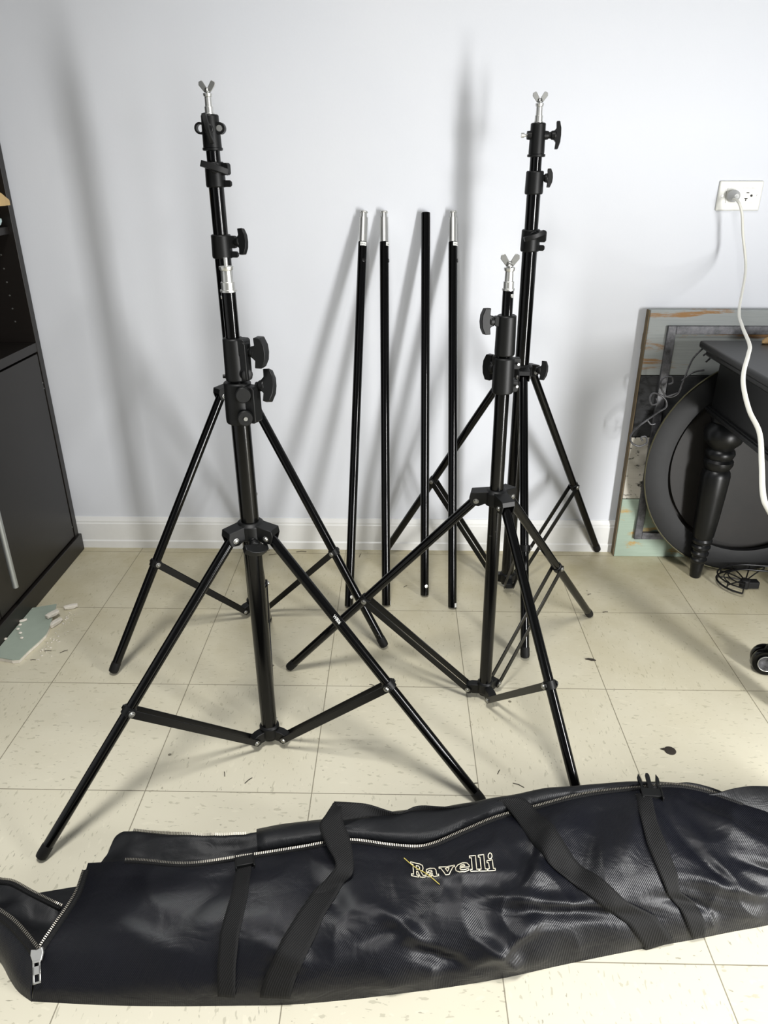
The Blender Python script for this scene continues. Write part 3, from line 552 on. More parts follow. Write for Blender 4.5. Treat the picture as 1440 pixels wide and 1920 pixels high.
def disc():
    # round sheet-metal piece leaning on the board
    k=.06; c=Vector((1.722,.225+k*.303,.303)); nrm=Vector((0,-1,k)).normalized(); R=.2985
    d=thing('round_metal_plaque',(c.x,.23,0),'large round dark metal wall plaque with scrollwork, leaning behind the desk','wall plaque')
    def lat(prof,nm,mt,par,n=96,y=0):
        m=MB(); m.lathe(c,nrm,prof,n); return m.build(nm,mt,par,angle=25)
    def ring(r0,r1,h0,h1,nm,mt,par):
        m=MB(); n=96; u=Vector((1,0,0)); w=nrm.cross(u); vs=[];fs=[]
        pr_=[(r0,h0-.016),(r0,h0),((r0+r1)/2,max(h0,h1)+.0025),(r1,h1),(r1,h1-.006)]
        for k_ in range(n):
            a=2*PI*k_/n
            for rr,hh in pr_: vs.append(c+(u*math.cos(a)+w*math.sin(a))*rr+nrm*hh)
        q=len(pr_)
        for k_ in range(n):
            for j in range(q): fs.append((k_*q+j,k_*q+(j+1)%q,((k_+1)%n)*q+(j+1)%q,((k_+1)%n)*q+j))
        m.add(vs,fs); return m.build(nm,mt,par,angle=25)
    ring(.238,R,.010,.006,'rim','disc_rim',d)
    lat([(-.026,.284),(-.023,.284),(-.022,.229),(-.007,.226),(-.005,.12),(-.004,.0)],'face','disc_face',d)
    m=MB(); n=80; u=Vector((1,0,0)); w=nrm.cross(u)
    for rr,tr_ in ((R+.001,.0020),):
        pts=[c+(u*math.cos(2*PI*q/n)+w*math.sin(2*PI*q/n))*rr+nrm*.009 for q in range(n+1)]; m.tube(pts,tr_,8)
    m.build('edge_wire','ring_brass',d)
    SCR=[[[1.5212, 0.235, 0.626], [1.4978, 0.235, 0.5953], [1.4847, 0.235, 0.541], [1.4758, 0.235, 0.5063], [1.45, 0.235, 0.4992], [1.4293, 0.235, 0.5269], [1.4327, 0.235, 0.5476], [1.4523, 0.235, 0.5504], [1.4586, 0.235, 0.5367], [1.4488, 0.235, 0.5312]], [[1.4753, 0.235, 0.5091], [1.4446, 0.235, 0.4991], [1.416, 0.235, 0.5088], [1.4073, 0.235, 0.4948], [1.4154, 0.235, 0.4779], [1.4283, 0.235, 0.4822], [1.4236, 0.235, 0.4948]], [[1.4331, 0.235, 0.5033], [1.4489, 0.235, 0.4893], [1.4519, 0.235, 0.471], [1.4337, 0.235, 0.4566], [1.3912, 0.235, 0.4204], [1.3729, 0.235, 0.3939], [1.3786, 0.235, 0.3733], [1.3994, 0.235, 0.3645], [1.4176, 0.235, 0.3735], [1.4121, 0.235, 0.3912], [1.4001, 0.235, 0.3882], [1.4056, 0.235, 0.3794]], [[1.411, 0.235, 0.435], [1.4208, 0.235, 0.4249], [1.4316, 0.235, 0.4264]], [[1.5318, 0.235, 0.5685], [1.5038, 0.235, 0.5616], [1.4807, 0.235, 0.541]], [[1.532, 0.235, 0.5888], [1.5406, 0.235, 0.5995], [1.532, 0.235, 0.6102], [1.5225, 0.235, 0.6048]]]
    for s_ in SCR:
        m=MB(); m.tube(catmull([(x,y+.006,z) for x,y,z in s_],6),.0023,10); tag(m.build('scroll','worn_iron',d),label='curled iron scroll on the upper left rim')
disc()

# ---------------------------------------------------------------- desk with turned legs
def desk():
    d=thing('writing_desk',(1.59,.22,0),'black painted desk with a turned leg, at the right edge','desk')
    X0,X1,Y0,Y1=1.500,2.26,-.46,.225
    m=MB(); m.box((X0,Y0,.629),(X1,Y1,.647)); t=m.build('desktop','desk',d,bevel=.006,seg=4)
    m=MB(); m.box((X0+.014,Y0+.014,.612),(X1-.014,Y1-.014,.630)); m.build('top_moulding','desk',d,bevel=.005,seg=3)
    m=MB(); m.box((1.552,Y0+.05,.480),(1.570,Y1-.02,.613)); m.box((X1-.07,Y0+.05,.480),(X1-.052,Y1-.02,.613)); m.box((1.57,Y1-.04,.480),(X1-.06,Y1-.022,.613)); m.box((1.57,Y0+.05,.480),(X1-.06,Y0+.068,.613)); each(m,'apron','desk',d,bevel=.001)
    m=MB(); m.box((1.545,Y0+.045,.466),(1.577,Y1-.013,.484)); m.box((1.540,Y0+.04,.476),(1.577,Y1-.011,.481)); m.box((1.548,-.30,.49),(1.552,-.297,.612)); m.build('apron_moulding','desk',d,bevel=.002)
    prof=[(0,.0125),(.004,.0145),(.03,.0165),(.048,.0180),(.052,.0215),(.058,.0225),(.062,.0185),(.068,.0185),(.072,.0230),(.078,.0235),(.083,.0195),(.088,.0200),(.092,.0245),(.098,.0250),(.104,.0200),(.108,.0250),(.116,.0265),(.122,.0235),(.130,.0270),(.18,.0310),(.25,.0345),(.305,.0365),(.316,.0340),(.322,.0290),(.328,.0330),(.338,.0370),(.346,.0365),(.352,.0310),(.358,.0340),(.366,.0370),(.374,.0350),(.379,.0300),(.386,.0330),(.398,.0445),(.412,.0490),(.428,.0480),(.440,.0400),(.447,.0330),(.452,.0380),(.466,.0400)]
    for x,y in ((1.591,.190),(1.591,-.405),(2.19,.190),(2.19,-.405)):
        m=MB(); m.lathe((x,y,0),(0,0,1),prof,40); lg=m.build('leg','desk',d)
        m=MB(); m.box((x-.030,y-.030,.464),(x+.030,y+.030,.612)); m.build('leg_block','desk',lg,bevel=.002)
desk()
m=MB(); m.tube(catmull([(1.632,.180,.650),(1.640,.186,.653),(1.655,.190,.655),(1.680,.192,.656),(1.71,.192,.654)],5),[.0015,.002,.003,.0045,.006,.0065,.007,.0075,.008,.0085,.009,.0095,.0095,.0095,.009,.009,.008,.007,.006,.004,.002],10)
tag(m.build('dried_pod','bark_tan',origin=(1.66,.188,.647)),'small pointed tan and brown pod on the desktop','pod')

# ---------------------------------------------------------------- wire guard, coiled cable and caster on the floor
def guard():
    g=thing('wire_guard',(1.69,.14,0),'black wire cage guard with ribs on the floor under the desk','wire guard')
    G=[Vector((p[0],min(p[1],.150+(p[1]-.150)*.55),p[2])) for p in [[1.6717, 0.0754, 0.015], [1.6485, 0.0938, 0.015], [1.6333, 0.1266, 0.015], [1.6359, 0.1666, 0.015], [1.6551, 0.2083, 0.015], [1.6842, 0.2332, 0.015], [1.718, 0.2462, 0.015], [1.7545, 0.2437, 0.015], [1.7806, 0.2349, 0.015], [1.8155, 0.2294, 0.015]]]; hub=Vector((1.700,.128,.016)); m=MB()
    P=catmull(G,6); m.tube(P,.0026,8); m.tube([p+Vector((0,0,.016)) for p in P],.0022,8)
    m.build('outer_ring','wire_black',g)
    m=MB(); Q=[hub+(p-hub)*.62+Vector((0,0,.016)) for p in P]; m.tube(Q,.0016,8); Q=[hub+(p-hub)*.80+Vector((.004,0,.008)) for p in P[10:44]]; m.tube(Q,.0014,8); m.build('inner_ring','wire_black',g)
    m=MB()
    for q in (0,8,16,24,32,40,48):
        p=P[min(q,len(P)-1)]; mid=(hub+p)/2+Vector((0,0,.010)); m.tube(catmull([hub+Vector((0,0,.006)),mid,p+Vector((0,0,.008))],5),.0018,8); m.tube([p,p+Vector((0,0,.016))],.0018,8)
    m.build('ribs','wire_black',g)
    m=MB(); m.box((1.692,.117,.004),(1.735,.139,.024)); m.lathe((1.70,.128,.003),(0,0,1),[(0,.013),(.022,.013),(.026,.009)],18); m.build('hub','rubber_black',g,bevel=.002)
guard()
cb=thing('coiled_cable',(1.868,.1,0),'coil of thin black cable with a plug, lying beside the wire guard','cable')
m=MB()
for k_ in range(4):
    R_=.052+.009*k_; m.tube([(1.868+R_*1.0*math.cos(a*.2),.10+R_*math.sin(a*.2),.004+.009*k_+.004*math.sin(a)) for a in range(33)],.0028,8)
m.build('coil','rubber_black',cb)
m=MB(); m.box((1.800,.110,.001),(1.822,.126,.020),); m.tube([(1.82,.118,.010),(1.826,.118,.012),(1.835,.11,.010)],.003,8); m.build('plug','rubber_black',cb,bevel=.003)
def caster():
    c=Vector((1.588,-.240,.030)); ax=Vector((-.35,-1,.12)).normalized()
    g=thing('chair_caster',(c.x,c.y,0),'black chair caster wheel on the floor at the right edge','caster')
    for s_ in (0,.024):
        m=MB(); m.lathe(c-ax*s_,ax,[(-.010,.020),(-.009,.0285),(-.004,.030),(.004,.030),(.009,.0285),(.010,.024),(.008,.018)],40); w_=m.build('wheel','gloss_black',g)
        if s_==0:
            m=MB(); m.lathe(c+ax*.008,ax,[(0,.0175),(.004,.0175),(.0045,.016),(.003,.010),(.003,.0)],32); hb=m.build('hub_cap','worn_iron',w_)
            u=ax.orthogonal().normalized(); v=ax.cross(u); m=MB()
            n=40; m.tube([c+ax*.0125+(u*math.cos(2*PI*q/n)+v*math.sin(2*PI*q/n))*.0175 for q in range(n+1)],.0009,6); m.build('hub_ring','steel',w_)
    m=MB(); m.tube([c-ax*.012+Vector((0,0,.012)),c-ax*.012+Vector((0.012,0,.050))],[.012,.009],18); m.tube([c-ax*.012+Vector((.012,0,.045)),c-ax*.012+Vector((.012,0,.075))],.0055,14); m.build('stem','plastic_black',g)
caster()

# ---------------------------------------------------------------- floor debris
def slab(name,pts,z0,z1,mt,label,cat,lift=None,group=None):
    m=MB(); n=len(pts); vs=[(x,y,z0+(lift[i] if lift else 0)) for i,(x,y) in enumerate(pts)]+[(x,y,z1+(lift[i] if lift else 0)) for i,(x,y) in enumerate(pts)]
    m.add(vs,[tuple(range(n))[::-1],tuple(range(n,2*n))]+[(i,(i+1)%n,n+(i+1)%n,n+i) for i in range(n)])
    return m
dw=thing('drywall_scrap',(-.14,-.12,0),'torn mint green drywall scrap on the floor by the cabinet','drywall scrap')
P_=[(-.172,-.020),(-.150,-.012),(-.128,-.004),(-.118,.000),(-.112,-.020),(-.108,-.045),(-.098,-.075),(-.090,-.108),(-.086,-.134),(-.090,-.165),(-.098,-.200),(-.103,-.236),(-.118,-.238),(-.140,-.232),(-.172,-.226)]
slab('',P_,.0085,.0105,'','','').build('paper_face','mint_board',dw,smooth=False)
slab('',[(x-.001,y) for x,y in P_],.0005,.0083,'','','').build('plaster_core','plaster',dw,smooth=False)
def chunk(cx,cy,lx,ly,lz,rot,seed,z=0):
    m=MB(); bm=bmesh.new(); bmesh.ops.create_icosphere(bm,subdivisions=2,radius=1)
    for v in bm.verts:
        s_=1+.28*noise.noise(v.co*1.7+Vector((seed,seed*2,0)))
        x,y,zz=[max(-.75,min(.75,q))/.75 for q in v.co*s_]
        v.co=(x*lx/2,y*ly/2,zz*lz/2)
    c_,s_=math.cos(rot),math.sin(rot)
    m.add([(cx+v.co.x*c_-v.co.y*s_,cy+v.co.x*s_+v.co.y*c_,z+lz/2+v.co.z) for v in bm.verts],[tuple(v.index for v in f.verts) for f in bm.faces]); bm.free(); return m
for cx,cy,lx,ly,lz,rot,z,lab in ((-.0800,-.0040,.034,.013,.010,.45,0,'stick-shaped white plaster piece beyond the drywall scrap'),(-.103,-.056,.034,.016,.010,1.0,.0110,'white plaster lump on the edge of the drywall scrap'),(-.0875,-.078,.038,.014,.011,1.2,0,'rough white plaster lump on the floor beside the drywall scrap'),(-.166,-.082,.018,.007,.005,.5,.0110,'small white plaster flake on the green drywall scrap')):
    tag(chunk(cx,cy,lx,ly,lz,rot,cx*50,z).build('plaster_chunk','plaster',angle=20,origin=(cx,cy,z)),lab,'plaster piece','broken plaster pieces')
m=MB()
for _ in range(46):
    a=random.random(); x=-.076+abs(random.gauss(0,.014)); y=-.03-a*.19+random.gauss(0,.010); q=chunk(x,y,random.uniform(.0015,.005),random.uniform(.0015,.004),.002,random.random()*3,_,.0); m.add(q.v,q.f)
for x,y in ((-.148,-.135),(-.165,-.10),(-.162,-.118),(-.172,-.16),(-.135,-.155)): q=chunk(x,y,.007,.006,.004,0,x*9,.0110); m.add(q.v,q.f)
tag(m.build('plaster_crumbs','plaster',smooth=False),'white plaster crumbs scattered round the drywall scrap','crumbs',kind='stuff')
m=MB(); m.lathe((1.297,-.490,0),(0,0,1),[(0,.0110),(.0012,.0112),(.002,.0098)],24); m.prism([(-.018,.004),(-.010,.007),(-.006,.003),(-.012,.001)],(1,0,0),(0,1,0),(0,0,1),(1.297,-.490,.001),.0016)
tag(m.build('flat_disc','lint_dark',origin=(1.297,-.49,0)),'flat dark round disc on the floor above the bag','disc')
m=MB(); m.prism([(-.012,.003),(-.004,.005),(.008,.003),(.012,-.003),(.002,-.003)],(1,0,0),(0,1,0),(0,0,1),(1.2102,-.2012,.0014),.0028)
tag(m.build('dark_chip','lint_dark',bevel=.0005,origin=(1.21,-.2,0)),'small dark pointed chip on a tile joint, right of the tall stand','chip')
m=MB()
for (x,y,l,a) in [(0.4411, -0.567, 0.012, -1.3), (0.4891, -0.582, 0.018, 0.9), (0.9883, -0.5843, 0.022, -0.5), (0.9559, -0.552, 0.012, 1.1), (1.1021, -0.5911, 0.016, -1), (-0.059, -0.1894, 0.016, 0.05), (-0.0204, -0.1908, 0.018, 0.7), (-0.0782, -0.2249, 0.012, 0.05), (0.7082, -0.3009, 0.012, -0.4), (0.4094, 0.2947, 0.05, 0.15), (0.3699, 0.3139, 0.03, 0.6), (0.6531, 0.2925, 0.02, 1.4), (0.478, 0.3125, 0.03, 0.1), (0.7849, 0.1195, 0.012, 0.8), (1.296, 0.0022, 0.014, 0.2), (1.2751, 0.0872, 0.012, 0.6), (1.4803, 0.3814, 0.01, 0), (0.9081, -0.5819, 0.012, 0.3), (0.7796, -0.658, 0.01, 0.3), (0.4067, -0.0434, 0.01, 0.3), (0.8342, 0.3356, 0.02, 0.2), (0.5929, 0.3655, 0.02, 0.9)]:
    dx,dy=math.cos(a)*l/2,math.sin(a)*l/2; m.tube([(x-dx,y-dy,.0008),(x,y+l*.08,.0012),(x+dx,y+dy,.0008)],.0007,6)
tag(m.build('floor_lint','lint_dark'),'tiny dark threads and splinters scattered over the floor tiles','lint',kind='stuff')
# ---------------------------------------------------------------- carry bag
BV=[0,.08,.2,.4,.6,.8,.93,1.0]
def _cr(p0,p1,p2,p3,t): return .5*((2*p1)+(-p0+p2)*t+(2*p0-5*p1+4*p2-p3)*t*t+(-p0+3*p1-3*p2+p3)*t**3)
_BF=[[Vector(p) for p in r] for r in BF]
def _row(k,v):
    P=_BF[min(max(k,0),len(_BF)-1)]; n=len(P)
    i=0
    while i<n-2 and v>=BV[i+1]: i+=1
    t=(v-BV[i])/(BV[i+1]-BV[i])
    a=P[max(i-1,0)];b=P[i];c=P[i+1];d=P[min(i+2,n-1)]
    h=BV[i+1]-BV[i]
    m1=(c-a)/((BV[i+1]-BV[max(i-1,0)]) or 1)*h; m2=(d-b)/((BV[min(i+2,n-1)]-BV[i]) or 1)*h
    t2=t*t;t3=t2*t
    return b*(2*t3-3*t2+1)+m1*(t3-2*t2+t)+c*(-2*t3+3*t2)+m2*(t3-t2)
def S0(u,v):
    n=len(_BF)-1; u=min(max(u,0),n); i=min(int(u),n-1); t=u-i
    return _cr(_row(i-1,v),_row(i,v),_row(i+1,v),_row(i+2,v),t)
def Nrm(u,v):
    e=.02; a=S0(min(u+e,16),v)-S0(max(u-e,0),v); b=S0(u,min(v+e,1))-S0(u,max(v-e,0)); n=a.cross(b)
    return n.normalized() if n.length>1e-12 else Vector((0,0,1))
def ridge(u,v,u0,v0,u1,v1,w,h):
    dx,dy=(u1-u0)/6,(v1-v0); L2=dx*dx+dy*dy; px,py=(u-u0)/6,(v-v0); t=max(0,min(1,(px*dx+py*dy)/L2)); q=((px-dx*t)**2+(py-dy*t)**2)/(w*w)
    return h*math.exp(-q)*math.sin(PI*(.1+.8*t))
FOLDS=[(10.5,.98,8.6,.30,.05,.008),(11.2,.95,10.2,.42,.045,-.009),(11.9,.95,11.3,.55,.04,.008),(12.4,.85,13.4,.35,.05,-.008),(13.0,.95,15.2,.55,.06,.008),
 (7.3,.12,9.6,.38,.05,.010),(6.2,.30,7.4,.10,.05,-.010),(8.0,.55,10.6,.30,.045,.008),(8.6,.42,11.4,.18,.045,-.009),(5.6,.60,6.6,.30,.04,.007),(5.2,.32,6.3,.52,.05,-.007),
 (3.3,.45,4.4,.22,.04,.006),(2.0,.95,1.0,.62,.07,.006),(2.8,.92,1.6,.48,.06,-.006),(6.6,.80,8.9,.66,.045,.006),(9.4,.78,10.2,.55,.04,-.007),(12.2,.42,14.4,.20,.05,.009),
 (11.6,.30,13.0,.12,.04,-.007),(14.0,.50,15.6,.30,.04,-.008),(9.9,.90,9.0,.55,.035,-.006),(4.3,.85,5.0,.50,.04,-.005),(13.2,.55,14.0,.20,.035,.007),(7.6,.30,8.3,.05,.035,.007),(0.6,.6,2.2,.35,.06,.004)]
def disp(u,v):
    e=min(1,max(0,(1-v)/.10))*min(1,v/.06)*min(1,max(.15,u/.8))
    p=Vector((u*1.05,v*2.6,1.3)); amp=.55+.45*min(1,max(0,(u-3)/4))
    n=noise.noise(p*.9)*.006+(.5-abs(noise.noise(p*1.1+Vector((5,2,7)))))*.007+(.5-abs(noise.noise(p*2.6+Vector((1,8,3)))))*.0010
    s=(.55+.6*min(1,max(0,(u-3)/3)))*sum(ridge(u,v,*f) for f in FOLDS)
    return e*(n*amp+s)-.0025*e
_cache={}
def S(u,v,off=0):
    return S0(u,v)+Nrm(u,v)*(disp(u,v)+off)
def bag():
    bg=thing('carry_bag',(.8,-.85,0),'long black nylon carry bag lying unzipped across the foreground','bag')
    NU,NV=420,100; rows=[]
    for j in range(NV+1):
        v=j/NV; rows.append([S(16*i/NU,v) for i in range(NU+1)])
    m=MB(); m.grid(rows)
    # bottom rim returns under the bag
    m.build('front_panel','bag_nylon',bg,angle=180)
    B=[[Vector(p) for p in r] for r in BB]; rr=[]
    for i in range(0,16*14+1):
        u=i/14; k=min(int(u),15); t=u-k
        line=[_cr(B[max(k-1,0)][j],B[k][j],B[k+1][j],B[min(k+2,16)][j],t) for j in range(6)]
        line[0]=S(u,1.0)
        q=catmull(line,5); o=[]
        for jj,p in enumerate(q):
            w=min(1,jj/4)*min(1,(len(q)-1-jj)/4); st=.010*(1 if u>3.15 else 0)*(1 if 5<jj<22 else 0)
            o.append(p+Vector((0,0,(noise.noise(Vector((p.x*11,p.y*26,.3)))*.012+(.5-abs(noise.noise(Vector((p.x*23,p.y*50,4)))))*.006)*w)))
        rr.append(o)
    m=MB(); m.grid(rr); m.build('back_panel','bag_lining',bg,angle=180)
    # raised inner flap that starts by the left buckle
    m=MB(); rows=[]
    for i in range(0,61):
        u=3.25+i*(13.2-3.25)/60; k=min(int(u),15); t=u-k
        a=S(u,1.0); b=_cr(B[k-1][3],B[k][3],B[k+1][3],B[min(k+2,16)][3],t)
        fall=min(1,(13.2-u)/3)
        q=[]
        for j in range(13):
            s_=j/12; p=a+(b-a)*(.10+.92*s_); z=.004+.016*fall*math.sin(PI*min(1,.15+s_*.75))+.005*noise.noise(Vector((p.x*16,p.y*30,2)))
            q.append(p+Vector((0,0,z*(1 if j else .2))))
        q.append(q[-1]+Vector((0,.006,-.030))); rows.append(q)
    m.grid(rows); m.build('inner_flap','bag_lining',bg,solid=.0016,angle=60)
    # right end closes down
    e=MB(); F=[S(16,j/30) for j in range(31)]; Bk=[rr[-1][j] for j in range(len(rr[-1]))]; c_=Vector((1.53,-.75,.02))
    n1=len(F); e.add(F+[c_],[(j,j+1,n1) for j in range(n1-1)]); n2=len(Bk); e.add(Bk+[c_],[(j,j+1,n2) for j in range(n2-1)]); e.build('end_panel','bag_nylon',bg)
    # dark end flap that stands up at the far right
    fl_=[(1.2304,-.7033,.108),(1.2577,-.7012,.104),(1.287,-.6981,.106),(1.3192,-.6911,.110),(1.3548,-.6878,.112),(1.43,-.6817,.10),(1.5342,-.6703,.06)]; lo=[(1.235,-.6989,.10),(1.2698,-.7038,.094),(1.3045,-.7064,.088),(1.3399,-.718,.080),(1.3898,-.728,.066),(1.4505,-.7338,.05),(1.5305,-.7275,.02)]
    m=MB(); m.grid([catmull(fl_,5),[ (a+b)/2+Vector((0,.004,-.008)) for a,b in zip(catmull(fl_,5),catmull(lo,5))],catmull(lo,5)]); m.build('right_end_flap','bag_lining',bg,solid=.002,angle=60)
    # left end flap, outside and lining
    def patch(D,nm,mt,amp):
        G=[[Vector(p) for p in r] for r in D]; L=[catmull([G[k][j] for k in range(len(G))],8) for j in range(4)]; out=[]
        for i in range(len(L[0])):
            q=catmull([L[j][i] for j in range(4)],6); out.append([p+Vector((0,0,amp*noise.noise(Vector((p.x*22,p.y*22,1)))*math.sin(PI*jj/(len(q)-1)))) for jj,p in enumerate(q)])
        m=MB(); m.grid(out); return m.build(nm,mt,bg,solid=.0012,angle=180)
    tag(patch(FLAP_IN,'end_flap_lining','bag_lining',.014),label='dark grey lining of the open left end')
    patch(FLAP_OUT,'end_flap','bag_nylon',.008)
    m=MB(); m.add([Vector(p)*1 for p in [(.10,-.845,.003),(.30,-.80,.003),(.52,-.79,.003),(.54,-.95,.003),(.30,-.975,.003),(.12,-.885,.003)]],[(0,1,2,3,4,5)]); m.build('bottom_lining','bag_lining',bg)
    # zip tapes and teeth
    def resample(P,step):
        out=[];acc=0;P=[Vector(p) for p in P]
        for a,b in zip(P,P[1:]):
            L=(b-a).length
            while acc<=L: out.append((a+(b-a)*(acc/L) if L else a,(b-a).normalized())); acc+=step
            acc-=L
        return out
    def zip_(P,inward,nm,sc=1.0,step=.0027):
        m=MB()
        for p,d in resample(P,step):
            w=inward(p); w=(w-d*w.dot(d)).normalized(); n=d.cross(w)
            M_=Matrix((( d.x,w.x,n.x,p.x),(d.y,w.y,n.y,p.y),(d.z,w.z,n.z,p.z),(0,0,0,1)))
            m.box((-.00055*sc,-.0014*sc,-.0011*sc),(.00055*sc,.0026*sc,.0011*sc),M_)
        return m.build(nm,'zip_metal',bg,smooth=False)
    top=[S(.85+15.1*i/300-.0*i,1.0)+Vector((0,.0012,.0016)) for i in range(301)]
    zip_(top[:270],lambda p:Vector((0,1,.5)),'zipper_teeth')
    zip_([rr[i][14]+Vector((0,.001,.0035)) for i in range(int(1.25*14),int(3.15*14))],lambda p:Vector((0,1,.6)),'zipper_teeth')
    arm=[S(0.0,v/40)+Vector((-.002,.001,.0025)) for v in range(17,39)]
    zip_(arm,lambda p:Vector((-1,.3,.4)),'zipper_teeth',1.1)
    left=catmull([Vector(r[3])+Vector((0,.001,.002)) for r in FLAP_IN[:6]],8)
    zip_(left,lambda p:Vector((.2,1,.4)),'zipper_teeth',1.5,.0034)
    zip_(catmull(ZIP_RIM,8),lambda p:Vector((0,1,.4)),'zipper_teeth',1.1)
    m=MB(); m.tube([p+Vector((0,-.003,-.001)) for p in top[:280]],.0024,8); each(m,'zipper_tape','webbing',bg)
    m=MB(); m.tube([p+Vector((.004,-.002,-.001)) for p in arm],.0042,8); m.tube([p+Vector((-.002,-.005,-.001)) for p in left],.0050,8); m.tube(catmull([Vector(p)+Vector((0,-.004,0)) for p in ZIP_RIM],8),.0035,8); each(m,'zipper_tape','webbing',bg)
    # slider and pull
    a=Vector(SLIDER[0]); b=Vector(SLIDER[1]); d=(b-a).normalized(); s=Vector((1,.1,0)); s=(s-d*s.dot(d)).normalized(); n=s.cross(d)
    if n.z<0: n=-n
    m=MB(); m.prism([(-.0085,.004),(-.0075,-.003),(0,-.001),(.0075,-.003),(.0085,.004),(.0055,.014),(-.0055,.014)],s,d,n,a+n*.002,.006); sl=m.build('zipper_slider','steel',bg,bevel=.001); tag(sl,label='silver zip slider and pull tab')
    m=MB(); L=.028; w=.0052; o=a+d*.012+n*.006
    for (x0,x1,y0,y1) in ((-w,w,0,.003),(-w,w,.007,.017),(-w,w,L-.0025,L),(-w,-w+.0022,.003,L),(w-.0022,w,.003,L)):
        m.prism([(x0,y0),(x1,y0),(x1,y1),(x0,y1)],s,d,n,o,.0016)
    m.build('pull_tab','steel',sl,bevel=.0003,seg=1)
    # webbing
    def ev(p,off):
        return S(p[1],p[2],off) if p[0]=='s' else Vector(p[1:])
    def strap(D,nm,off=.0022,parent=bg,n=9,th=.0018):
        Lf=[];Rt=[]
        exp=[]
        for a_,b_ in zip(D,D[1:]):
            for k in range(n):
                t=k/n; pr_=[]
                for A_,B_ in ((a_[0],b_[0]),(a_[1],b_[1])):
                    if A_[0]=='s' and B_[0]=='s': pr_.append(S(A_[1]+(B_[1]-A_[1])*t,A_[2]+(B_[2]-A_[2])*t,off))
                    else: pr_.append(None)
                exp.append((pr_,a_,b_,t))
        base=[[ev(q[0],off) for q in D],[ev(q[1],off) for q in D]]
        cc=[catmull(base[0],n),catmull(base[1],n)]; rows=[]
        for i in range(len(cc[0])):
            l,r_=cc[0][i],cc[1][i]
            if i<len(exp) and exp[i][0][0] is not None:
                a_,b_,t=exp[i][1:]
                row=[]
                for k in range(7):
                    s_=k/6; uu=[(q[0][1]*(1-s_)+q[1][1]*s_,q[0][2]*(1-s_)+q[1][2]*s_) for q in (a_,b_)]
                    row.append(S(uu[0][0]*(1-t)+uu[1][0]*t,uu[0][1]*(1-t)+uu[1][1]*t,off))
                rows.append(row)
            else: rows.append([l+(r_-l)*(k/6) for k in range(7)])
        m=MB(); m.grid(rows); return m.build(nm,'webbing',parent,solid=th,angle=180)
    strap(STRAP_A,'handle_strap'); strap(STRAP_M,'handle_strap'); strap(STRAP_B,'handle_strap')
    strap(NARROW_L,'closure_strap'); nr=strap(NARROW_R,'closure_strap')
    # plastic side-release buckles
    def buckle(l,r_,tip,prong):
        l,r_,tip=Vector(l),Vector(r_),Vector(tip); s=(r_-l).normalized(); w=(r_-l).length*.5; o=(l+r_)/2; d=(tip-o); d=(d-s*d.dot(s)).normalized(); n=s.cross(d)
        m=MB(); m.prism([(-w*1.15,-.010),(w*1.15,-.010),(w*1.15,.006),(-w*1.15,.006)],s,d,n,o,.007)
        m.prism([(-w*1.15,-.014),(-w*.95,-.014),(-w*.95,.008),(-w*1.15,.008)],s,d,n,o,.010); m.prism([(w*1.15,-.014),(w*.95,-.014),(w*.95,.008),(w*1.15,.008)],s,d,n,o,.010)
        bo=m.build('buckle','plastic_black',bg,bevel=.001)
        if prong:
            m=MB()
            m.prism([(-.0035,0),(.0035,0),(.0035,.033),(.002,.037),(-.002,.037),(-.0035,.033)],s,d,n,o,.004)
            for sg in (-1,1): m.prism([(sg*(w*1.0),0),(sg*(w*1.0-.003),0),(sg*(w*.95-.003),.018),(sg*(w*.75),.023),(sg*(w*.95),.036),(sg*(w*1.18),.028),(sg*(w*1.18),.020),(sg*(w*1.02),.016)],s,d,n,o,.004)
            each(m,'prong','plastic_black',bo,bevel=.0008)
    buckle((1.1562,-.7170,.126),(1.1850,-.7195,.127),(1.166,-.67,.130),True)
    buckle(BUCK_L[0][1:],BUCK_L[1][1:],(.5382,-.80,.098),False)
    # embroidered outline lettering
    R=[[(0,0),(0,.14),(.16,.14),(.16,.86),(0,.86),(0,1),(.68,1),(.86,.92),(.90,.74),(.86,.58),(.70,.48),(.86,.14),(1.0,.14),(1.0,0),(.66,0),(.50,.42),(.40,.42),(.40,.14),(.54,.14),(.54,0),(0,0)],[(.40,.58),(.40,.84),(.58,.84),(.66,.72),(.58,.58),(.40,.58)]]
    a_=[[(.08,.42),(.22,.42),(.32,.56),(.48,.56),(.54,.44),(.30,.38),(.08,.30),(.02,.16),(.10,.02),(.30,0),(.56,.10),(.62,0),(.98,0),(.98,.12),(.84,.12),(.82,.52),(.72,.68),(.40,.72),(.12,.64),(.08,.42)],[(.54,.30),(.34,.26),(.28,.18),(.36,.12),(.52,.16),(.54,.30)]]
    v_=[[(0,.72),(.50,.72),(.50,.60),(.40,.60),(.54,.26),(.66,.60),(.56,.60),(.56,.72),(1.0,.72),(1.0,.60),(.90,.60),(.62,0),(.40,0),(.12,.60),(0,.60),(0,.72)]]
    e_=[[(.96,.34),(.30,.34),(.36,.16),(.56,.12),(.90,.20),(.92,.08),(.60,-.02),(.26,.02),(.04,.18),(.02,.48),(.20,.68),(.52,.74),(.84,.66),(.97,.48),(.96,.34)],[(.32,.46),(.66,.46),(.60,.60),(.42,.60),(.32,.46)]]
    l_=[[(0,0),(0,.13),(.20,.13),(.20,.98),(0,.98),(0,1.10),(.72,1.10),(.72,.13),(.96,.13),(.96,0),(0,0)]]
    i_=[[(0,0),(0,.13),(.20,.13),(.20,.58),(0,.58),(0,.72),(.72,.72),(.72,.13),(.96,.13),(.96,0),(0,0)],[(.24,.86),(.40,.80),(.62,.82),(.74,.94),(.68,1.08),(.50,1.14),(.30,1.08),(.22,.98),(.24,.86)]]
